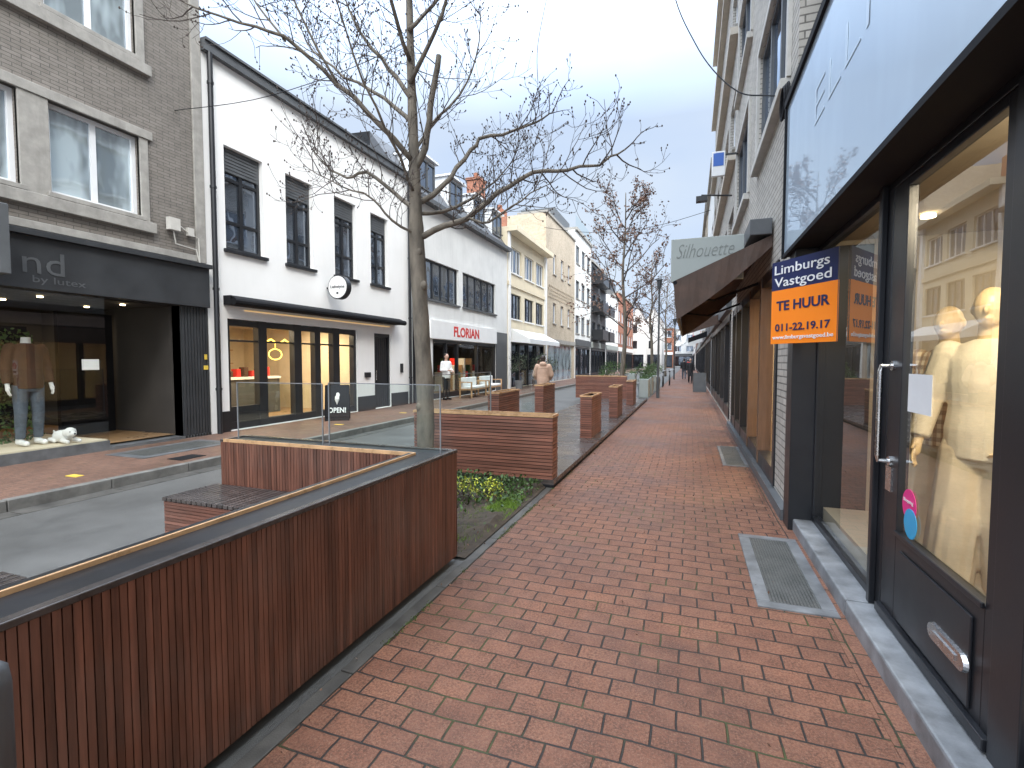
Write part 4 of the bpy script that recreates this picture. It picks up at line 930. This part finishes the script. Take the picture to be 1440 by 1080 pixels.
def gtree(x,y,h,seed,lev,leafn,label,cr=2.2,tr_=.12,dens=.9):
    t=Thing('street_tree',label,'tree',(x,y,0),group='street trees along the terraces'); rn=random.Random(seed); tk=MB(); cr_=MB(); lv=MB()
    b=Vector((x,y,0)); pts=[b+Vector((rn.gauss(0,.06),rn.gauss(0,.06),h*i/8)) for i in range(9)]; pts[0]=b
    tk.tube(smoothpts(pts,3),[tr_*(1-.85*i/24) for i in range(25)],10)
    nl=17
    for k in range(nl):
        f=.3+.65*k/nl; p=b+Vector((0,0,h*f)); i=int(f*8); p=pts[i].lerp(pts[min(8,i+1)],f*8-i); a=k*2.4+rn.random()
        L=cr*(1.0-.55*abs(f-.5)/.5)*rn.uniform(.75,1.1); dr=Vector((math.cos(a),math.sin(a),.55+f*.5))
        grow(cr_,p,dr,L,tr_*.3,lev,rn,.15,lv if leafn else None,leafn,dens)
    t.part('trunk',tk,M['bark'],smooth=True)
    cro=t.part('crown',cr_,M['twig'])
    if leafn: t.part('withered_leaves',lv,M['brleaf'],cro)
gtree(-2.68,21.3,8.6,4,3,5,'street tree with sparse withered reddish leaves',2.5,.11,.78)
gtree(-2.6,36,9,9,3,1,'bare street tree with few leaves',2.4,.12,.7)
gtree(-2.3,52,10,12,2,1,'bare street tree far down the street',2.8)
gtree(-2.0,70,10,15,2,1,'bare street tree far down the street',2.8)

# ---------------------------------------------------------------- potted shrubs
def potted(x,y,z,label,h=1.3,ph=.45,pw=.22,ball=.38,mat_='olive'):
    t=Thing('potted_tree',label,'plant',(x,y,z),group='potted shrubs by the shops'); mb=MB(); mb.loft([(x,y,z,pw*.75,pw*.75),(x,y,z+ph,pw,pw),(x,y,z+ph,pw*.9,pw*.9),(x,y,z+ph-.06,pw*.85,pw*.85)]); t.part('pot',mb,M['terr'])
    mb=MB(); mb.tube([(x,y,z+ph-.05),(x+.03,y,z+ph+(h-ph)*.5),(x,y,z+h)],[.025,.02,.015],6); 
    lf=MB()
    for k in range(10):
        a=k*1.1; e=(x+ball*.7*math.cos(a),y+ball*.7*math.sin(a),z+h+R.uniform(-.25,.4)); mb.tube([(x,y,z+h-.15),e],.007,4)
        for q in range(60): lf.leaf((e[0]+R.gauss(0,ball*.32),e[1]+R.gauss(0,ball*.32),e[2]+R.gauss(0,ball*.32)),R.uniform(.04,.08))
    t.part('trunk',mb,M['twig']); t.part('crown',lf,M[mat_])
potted(-5.3,18.5,0,'potted olive tree in grey pot',1.4); potted(-8.3,24,.12,'potted shrub outside shop'); potted(-8.3,27,.12,'potted shrub outside shop')
for x,y in ((-3.6,22.5),(-2.0,23.2),(-1.9,25.5),(-3.5,27),(-1.8,29),(-3.9,24.8)): potted(x,y,0,'evergreen shrub in grey terrace pot',1.0,.55,.26,.34,'grleaf')
for x,y in ((-1.85,22.2),(-1.85,24.3),(-1.85,27.2),(-3.3,31)):
    t=Thing('terrace_planter','light grey box planter around terrace','planter',(x,y,0),group='grey box planters'); mb=MB(); mb.box(x-.2,x+.2,y-.5,y+.5,0,.8); t.part('box',mb,M['signgrey'],bevel=.02); mb=MB()
    for q in range(260): mb.leaf((x+R.uniform(-.18,.18),y+R.uniform(-.45,.45),.8+abs(R.gauss(0,.1))),.06)
    t.part('plants',mb,M['grleaf'])

t=Thing('street_lamp','slim dark street lamp beside pavement','street lamp',(-1.25,21.6,0)); mb=MB(); mb.tube([(-1.25,21.6,0),(-1.25,21.6,.9),(-1.25,21.6,.92),(-1.25,21.6,4.6)],[.07,.07,.045,.035],10); t.part('pole',mb,M['anth']); mb=MB(); mb.loft([(-1.25,21.6,4.6,.06,.06),(-1.25,21.6,4.7,.09,.09),(-1.25,21.6,4.95,.11,.11),(-1.25,21.6,4.97,.17,.17),(-1.25,21.6,5.05,.04,.04)]); t.part('lamp_head',mb,M['anth'])
t=Thing('street_lamp','slim dark street lamp beside pavement','street lamp',(-1.25,44,0)); mb=MB(); mb.tube([(-1.25,44,0),(-1.25,44,4.6)],[.07,.035],8); t.part('pole',mb,M['anth']); mb=MB(); mb.loft([(-1.25,44,4.6,.08,.08),(-1.25,44,5.0,.16,.16),(-1.25,44,5.1,.24,.24)]); t.part('lamp_head',mb,M['anth'])
aboard(.48,26.5,.012,.6,.95,'anth',0,'grey pavement board outside shop')

def woodseat(x,y,z,w):
    t=Thing('wooden_bench','pale wooden slatted bench with white cushions','bench',(x,y,z),group='benches outside flower shop'); mb=MB()
    for yy in (y,y+w-.05):
        for xx in (x,x+.5): mb.box(xx,xx+.05,yy,yy+.05,z,z+.6)
        mb.box(x,x+.55,yy,yy+.05,z+.6,z+.64)
    mb.box(x,x+.55,y,y+w,z+.3,z+.35); 
    for k in range(4): mb.box(x-.02,x+.01,y,y+w,z+.42+k*.1,z+.48+k*.1)
    t.part('frame',mb,M['lw']); mb=MB(); mb.box(x+.03,x+.53,y+.07,y+w-.07,z+.35,z+.45); mb.box(x+.02,x+.12,y+.07,y+w-.07,z+.45,z+.8); t.part('cushion',mb,M['wcloth'],bevel=.03)
woodseat(-8.6,17.6,.12,1.5); woodseat(-8.6,19.4,.12,1.5)
def bicycle(x,y,z,s=1):
    t=Thing('bicycle','dark city bicycle parked beside terrace','bicycle',(x,y,z),group='bicycles parked in the street')
    for n_,dy in (('wheel',-.52),('wheel',.52)):
        mb=MB(); mb.tube([(x,y+dy+.33*math.cos(a*math.pi/12),z+.34+.33*math.sin(a*math.pi/12)) for a in range(25)],.018,6)
        for a in range(8): mb.tube([(x,y+dy,z+.34),(x,y+dy+.33*math.cos(a*.785),z+.34+.33*math.sin(a*.785))],.003,3)
        t.part(n_,mb,M['blackm'])
    mb=MB()
    for a,b in (((-.52,.34),(-.08,.3)),((-.52,.34),(-.15,.8)),((-.08,.3),(-.15,.85)),((-.08,.3),(.35,.75)),((-.13,.72),(.33,.85)),((.52,.34),(.32,.95))): mb.tube([(x,y+a[0],z+a[1]),(x,y+b[0],z+b[1])],.016,6)
    t.part('frame',mb,M['anth']); mb=MB(); mb.ell((x,y-.17,z+.9),(.07,.13,.035),8); t.part('saddle',mb,M['blackm'])
    mb=MB(); mb.tube([(x-.28,y+.2,z+1.02),(x-.1,y+.32,z+1.0),(x,y+.32,z+.97),(x+.1,y+.32,z+1.0),(x+.28,y+.2,z+1.02)],.013,6); t.part('handlebar',mb,M['steel'])
bicycle(-1.5,31,0); bicycle(-1.2,33,0)

def cable(pts,r,label):
    mb=MB(); ps=smoothpts([Vector(p) for p in pts],6); mb.tube(ps,r,5); single('overhead_cable',label,'cable',mb,M['blackm'],pts[0],group='overhead cables')
cable([(-.6,9.8,9.5),(-.33,9,7.7),(.0,8.5,6.6),(.27,8,5.85),(.55,7.2,5.1),(.78,6.6,4.72),(.93,6.0,4.4)],.009,'black festoon cable hanging from facade')
cable([(-9,6.6,6.2),(-7.5,7.4,6.6),(-5.5,8.4,7.6),(-3.4,9.4,9.2),(-1,10.5,11.6)],.007,'thin black overhead cable')
cable([(-9,31,10.2),(-6.5,30.6,9.6),(-4,30.3,9.3),(-1.5,30.1,9.5),(.95,30,10.0)],.014,'cable spanning the street')
cable([(-3.2,10.5,7.6),(-3.3,10.8,8.6),(-3.0,10.6,9.6),(-2.6,10.4,11)],.007,'thin hanging overhead cable')

# ---------------------------------------------------------------- figures
def remesh(mb,Mx,base,vox=.01,sm=3):
    me=mb.mesh('r'); o=D.objects.new('r',me); col.objects.link(o)
    r=o.modifiers.new('r','REMESH'); r.mode='VOXEL'; r.voxel_size=vox
    s=o.modifiers.new('s','SMOOTH'); s.iterations=sm; s.factor=.5
    dg=C.evaluated_depsgraph_get(); dg.update(); me2=D.meshes.new_from_object(o.evaluated_get(dg)); D.objects.remove(o)
    me2.transform(Matrix.Translation(-Vector(base))@Mx); return me2
def figure(name,label,cat,x,y,z,yaw,H=1.72,arms=None,legs=None,head=True,face=True,skin='skin',top='tan',bottom='blk',shoe='blackm',hair='hair',hood=False,wide=0,puff=.0,long=0,vox=.012,turn=0):
    t=Thing(name,label,cat,(x,y,z)); s=H/1.75; Mx=Matrix.Translation((x,y,z))@Matrix.Rotation(yaw,4,'Z')@Matrix.Scale(s,4)
    base=(x,y,z)
    arms=arms or {-1:((-.235,-.02,1.13),(-.25,.05,.88)),1:((.235,-.02,1.13),(.25,.05,.88))}
    legs=legs or {-1:((-.1,.015,.49),(-.105,-.02,.09)),1:((.1,.015,.49),(.105,-.02,.09))}
    b=MB(); b.loft([(0,0,.86,.13,.095),(0,0,.98,.155,.11),(0,0,1.1,.128,.092),(0,0,1.24,.148,.105),(0,-.005,1.36,.165,.1),(0,-.01,1.43,.12,.075),(0,-.01,1.47,.058,.058),(0,0,1.56,.052,.055)])
    if head:
        b.ell((0,.01,1.645),(.076,.097,.108),16); b.ell((0,.035,1.585),(.052,.062,.055),12); b.ell((0,.112,1.625),(.013,.02,.022),8)
        for e in (-1,1): b.ell((e*.077,0,1.635),(.012,.02,.03),8)
        b.ell((0,.092,1.585),(.024,.012,.008),8)
    for e in (-1,1):
        sh=(e*.175,-.01,1.395); el,wr=arms[e]; b.caps(sh,.056,el,.041); b.caps(el,.041,wr,.027)
        w=Vector(wr); dd=(w-Vector(el)).normalized(); si=Vector((0,1,0)); si=(si-dd*si.dot(dd)).normalized(); nrm=dd.cross(si)
        b.caps(w,.026,w+dd*.07,.028)
        for q,(o,L) in enumerate(((.028,.07),(.010,.08),(-.008,.075),(-.025,.058))):
            p=w+dd*.085+si*o; p2=p+dd*L*.55+nrm*(-e)*.006; b.caps(p,.009,p2,.0085,n=6); b.caps(p2,.0085,p2+dd*L*.4+nrm*(-e)*.014,.0075,n=6)
        b.caps(w+dd*.02+si*.02,.011,w+dd*.065+si*.055,.009,n=6)
        kn,an=legs[e]; b.caps((e*.085,0,.9),.085,kn,.058); b.caps(kn,.056,an,.038); b.caps((an[0],an[1]-.02,an[2]-.045),.035,(an[0],an[1]+.15,an[2]-.055),.028)
    t.part('body',remesh(b,Mx,base,vox*.75,2),M[skin],smooth=True)
    c=MB(); k=.022+puff; lo=.82-long
    c.loft([(0,0,lo,.165+k*.6,.125+k*.6),(0,0,.98,.16+k,.115+k),(0,0,1.1,.14+k*1.2,.105+k),(0,0,1.24,.155+k,.11+k),(0,-.005,1.36,.168+k*.8,.103+k*.7),(0,-.01,1.44,.12+k,.08+k*.6),(0,-.01,1.475,.068,.068)])
    for e in (-1,1):
        sh=(e*.175,-.01,1.395); el,wr=arms[e]; c.caps(sh,.062+k*.8,el,.05+k*.8); c.tube([el,Vector(el).lerp(Vector(wr),.92)],[.05+k*.8,.038+k*.6],12); c.ell(el,(.05+k*.8,)*3)
    if puff:
        for i in range(6):
            zz=.92+i*.09; c.loft([(0,0,zz-.03,.15,.11),(0,0,zz,.168+k*.8,.122+k*.8),(0,0,zz+.03,.15,.11)])
    if hood: c.ell((0,-.09,1.48),(.12,.07,.08),12)
    t.part('jacket' if puff or hood else 'top',remesh(c,Mx,base,vox,3),M[top],smooth=True)
    c=MB(); c.loft([(0,0,.78,.15,.11),(0,0,.9,.168,.122),(0,0,1.02,.145,.108)])
    for e in (-1,1):
        kn,an=legs[e]; c.caps((e*.088,0,.86),.098+wide*.3,kn,.073+wide); a2=Vector(kn).lerp(Vector(an),.97); c.tube([kn,a2],[.073+wide,.055+wide*1.4],14)
        if wide:
            for a_ in range(5):
                ang=a_*1.3; q=Vector((math.cos(ang),math.sin(ang),0)); c.tube([Vector((e*.088,0,.8))+q*.09,Vector(kn)+q*(.068+wide),a2+q*(.05+wide*1.4)],[.008,.014,.018],6)
    t.part('trousers',remesh(c,Mx,base,vox,2),M[bottom],smooth=True)
    for e in (-1,1):
        c=MB(); kn,an=legs[e]; c.caps((an[0],an[1]-.025,an[2]-.04),.045,(an[0],an[1]+.15,an[2]-.05),.038); c.caps((an[0],an[1]-.02,an[2]),.045,(an[0],an[1]-.02,an[2]-.04),.045); t.part('shoe',remesh(c,Mx,base,vox,1),M[shoe],smooth=True)
    if head and hair:
        c=MB(); c.ell((0,-.015,1.67),(.085,.1,.1),14); c.ell((0,-.04,1.62),(.075,.07,.09),12); t.part('hair',remesh(c,Mx,base,vox*.7,2),M[hair],smooth=True)
    if head and face:
        for e in (-1,1):
            c=MB(); c.ell((e*.03,.093,1.645),(.012,.008,.007),8); me=c.mesh('eye'); me.transform(Matrix.Translation(-Vector(base))@Mx); t.part('eye',me,M['blackm'])
    return t
pi=math.pi
figure('person','standing person in white shirt, black apron and trousers','person',-8.55,16.4,.12,-pi*.6,1.74,top='wcloth',arms={-1:((-.24,.0,1.14),(-.12,.22,1.08)),1:((.24,0,1.14),(.12,.24,1.12))})
figure('person','walking person in beige hooded puffer jacket and black trousers','person',-4.35,14.9,0,.25,1.76,top='tan',hood=True,puff=.018,legs={-1:((-.1,.12,.5),(-.1,.16,.09)),1:((.1,.03,.49),(.1,-.2,.13))},arms={-1:((-.26,.02,1.14),(-.2,.2,1.0)),1:((.26,.02,1.14),(.2,.2,1.0))})
figure('person','walking person in long black coat','person',.05,36.5,.012,pi,1.72,top='blk',long=.3,legs={-1:((-.1,.12,.5),(-.1,.16,.09)),1:((.1,.03,.49),(.1,-.2,.13))})
figure('person','walking person in dark jacket and jeans','person',-.45,44,.012,0,1.76,top='blk',bottom='denim',legs={-1:((-.1,.12,.5),(-.1,.16,.09)),1:((.1,.03,.49),(.1,-.2,.13))})
figure('person','person in red jacket walking far down the pavement','person',-.2,60,.012,0,1.7,top='red')
figure('mannequin','gold mannequin in checked blouse and linen trousers','mannequin',1.56,3.92,.265,pi*.75,1.68,skin='gold',top='blouse',bottom='linen',shoe='gold',hair=None,face=False,wide=.03,vox=.009,arms={-1:((-.25,-.05,1.14),(-.22,.02,.9)),1:((.26,-.04,1.14),(.2,.14,1.0))},legs={-1:((-.1,.06,.49),(-.12,.05,.09)),1:((.1,-.01,.49),(.11,-.06,.09))})
figure('mannequin','gold mannequin in pale knit top and wide olive trousers','mannequin',1.50,3.32,.265,pi*.8,1.72,skin='gold',top='knit',bottom='linen',shoe='gold',hair=None,face=False,wide=.045,puff=0,vox=.009,arms={-1:((-.27,-.02,1.15),(-.14,.1,.96)),1:((.25,.0,1.14),(.27,.1,.9))},legs={-1:((-.1,.03,.49),(-.14,.0,.09)),1:((.1,.05,.49),(.13,.06,.09))})
figure('mannequin','headless mannequin in brown suede jacket and blue jeans','mannequin',-9.5,4.52,.305,-pi*.5,1.85,head=False,skin='wcloth',top='brown',bottom='denim',shoe='white',hair=None,face=False)
t=Thing('plush_dog','white plush toy dog lying in shop window','toy',(-9.35,4.85,.3)); c=MB(); c.ell((0,0,.1),(.2,.1,.1)); c.ell((.2,0,.17),(.085,.08,.08)); c.ell((.27,0,.15),(.05,.045,.04))
for q,e in ((.15,.08),(.15,-.08),(-.15,.09),(-.15,-.09)): c.caps((q,e,.05),.035,(q+.13,e,.035),.03)
c.caps((-.18,0,.12),.025,(-.27,.03,.17),.015); 
for e in (-1,1): c.ell((.18,e*.075,.17),(.03,.018,.055))
t.part('body',remesh(c,Matrix.Translation((-9.35,4.85,.3)),(-9.35,4.85,.3),.01,2),M['wcloth'],smooth=True)
mb=MB(); Mz=Matrix.Translation((-9.35,4.85,.3))
for e in (-1,1): mb.ell(tuple(Mz@Vector((.265,e*.035,.185))),(.01,)*3,8)
mb.ell(tuple(Mz@Vector((.318,0,.155))),(.014,)*3,8); t.part('nose_and_eyes',mb,M['blackm'])

# ---------------------------------------------------------------- world, sun, camera
w=D.worlds.new('World'); C.scene.world=w; w.use_nodes=True; t=w.node_tree; N=t.nodes; L=t.links
bg=N['Background']; sky=N.new('ShaderNodeTexSky'); sky.sky_type='NISHITA'; sky.sun_disc=False; sky.sun_elevation=math.radians(45); sky.sun_rotation=math.radians(135); sky.air_density=1.2; sky.dust_density=2
tc=N.new('ShaderNodeTexCoord'); mp=N.new('ShaderNodeMapping'); mp.inputs['Scale'].default_value=(1,1,2.4); L.new(tc.outputs['Generated'],mp.inputs[0])
n1=noise(t,mp.outputs[0],1.9,4,.45); sp=N.new('ShaderNodeSeparateXYZ'); L.new(tc.outputs['Generated'],sp.inputs[0])
cl=mix(t,mrange(t,n1,.30,.70,0,1),(5.7,7.3,10.2),(7.9,9.0,10.4))
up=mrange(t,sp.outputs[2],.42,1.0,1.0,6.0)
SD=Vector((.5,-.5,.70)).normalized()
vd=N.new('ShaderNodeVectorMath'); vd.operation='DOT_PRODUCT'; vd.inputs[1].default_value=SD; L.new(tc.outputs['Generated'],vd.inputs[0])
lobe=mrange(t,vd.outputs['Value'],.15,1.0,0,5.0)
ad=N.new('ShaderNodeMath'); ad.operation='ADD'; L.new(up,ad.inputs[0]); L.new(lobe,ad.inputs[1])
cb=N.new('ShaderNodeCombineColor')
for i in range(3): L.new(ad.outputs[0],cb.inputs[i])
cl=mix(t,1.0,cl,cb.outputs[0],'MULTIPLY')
warm=mrange(t,vd.outputs['Value'],.1,.9,0,1); cl=mix(t,warm,cl,mix(t,1.0,cl,(1.14,1.0,.82),'MULTIPLY'))
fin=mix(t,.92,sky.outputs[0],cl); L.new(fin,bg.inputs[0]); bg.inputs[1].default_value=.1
su=D.lights.new('sun','SUN'); su.energy=1.5; su.angle=math.radians(16); su.color=(1,.94,.85); so=D.objects.new('sun',su)
so.rotation_euler=SD.to_track_quat('Z','Y').to_euler(); so.location=(0,-5,20); col.objects.link(so)
cam=D.cameras.new('camera'); cam.sensor_width=36; cam.lens=17.25; cam.clip_end=2000; cam.clip_start=.05
co=D.objects.new('camera',cam); co.location=(0,0,1.6); co.rotation_euler=(math.radians(90-2.74),0,math.radians(19.9)); col.objects.link(co)
C.scene.camera=co
C.scene.view_settings.view_transform='Standard'; C.scene.view_settings.look='None'
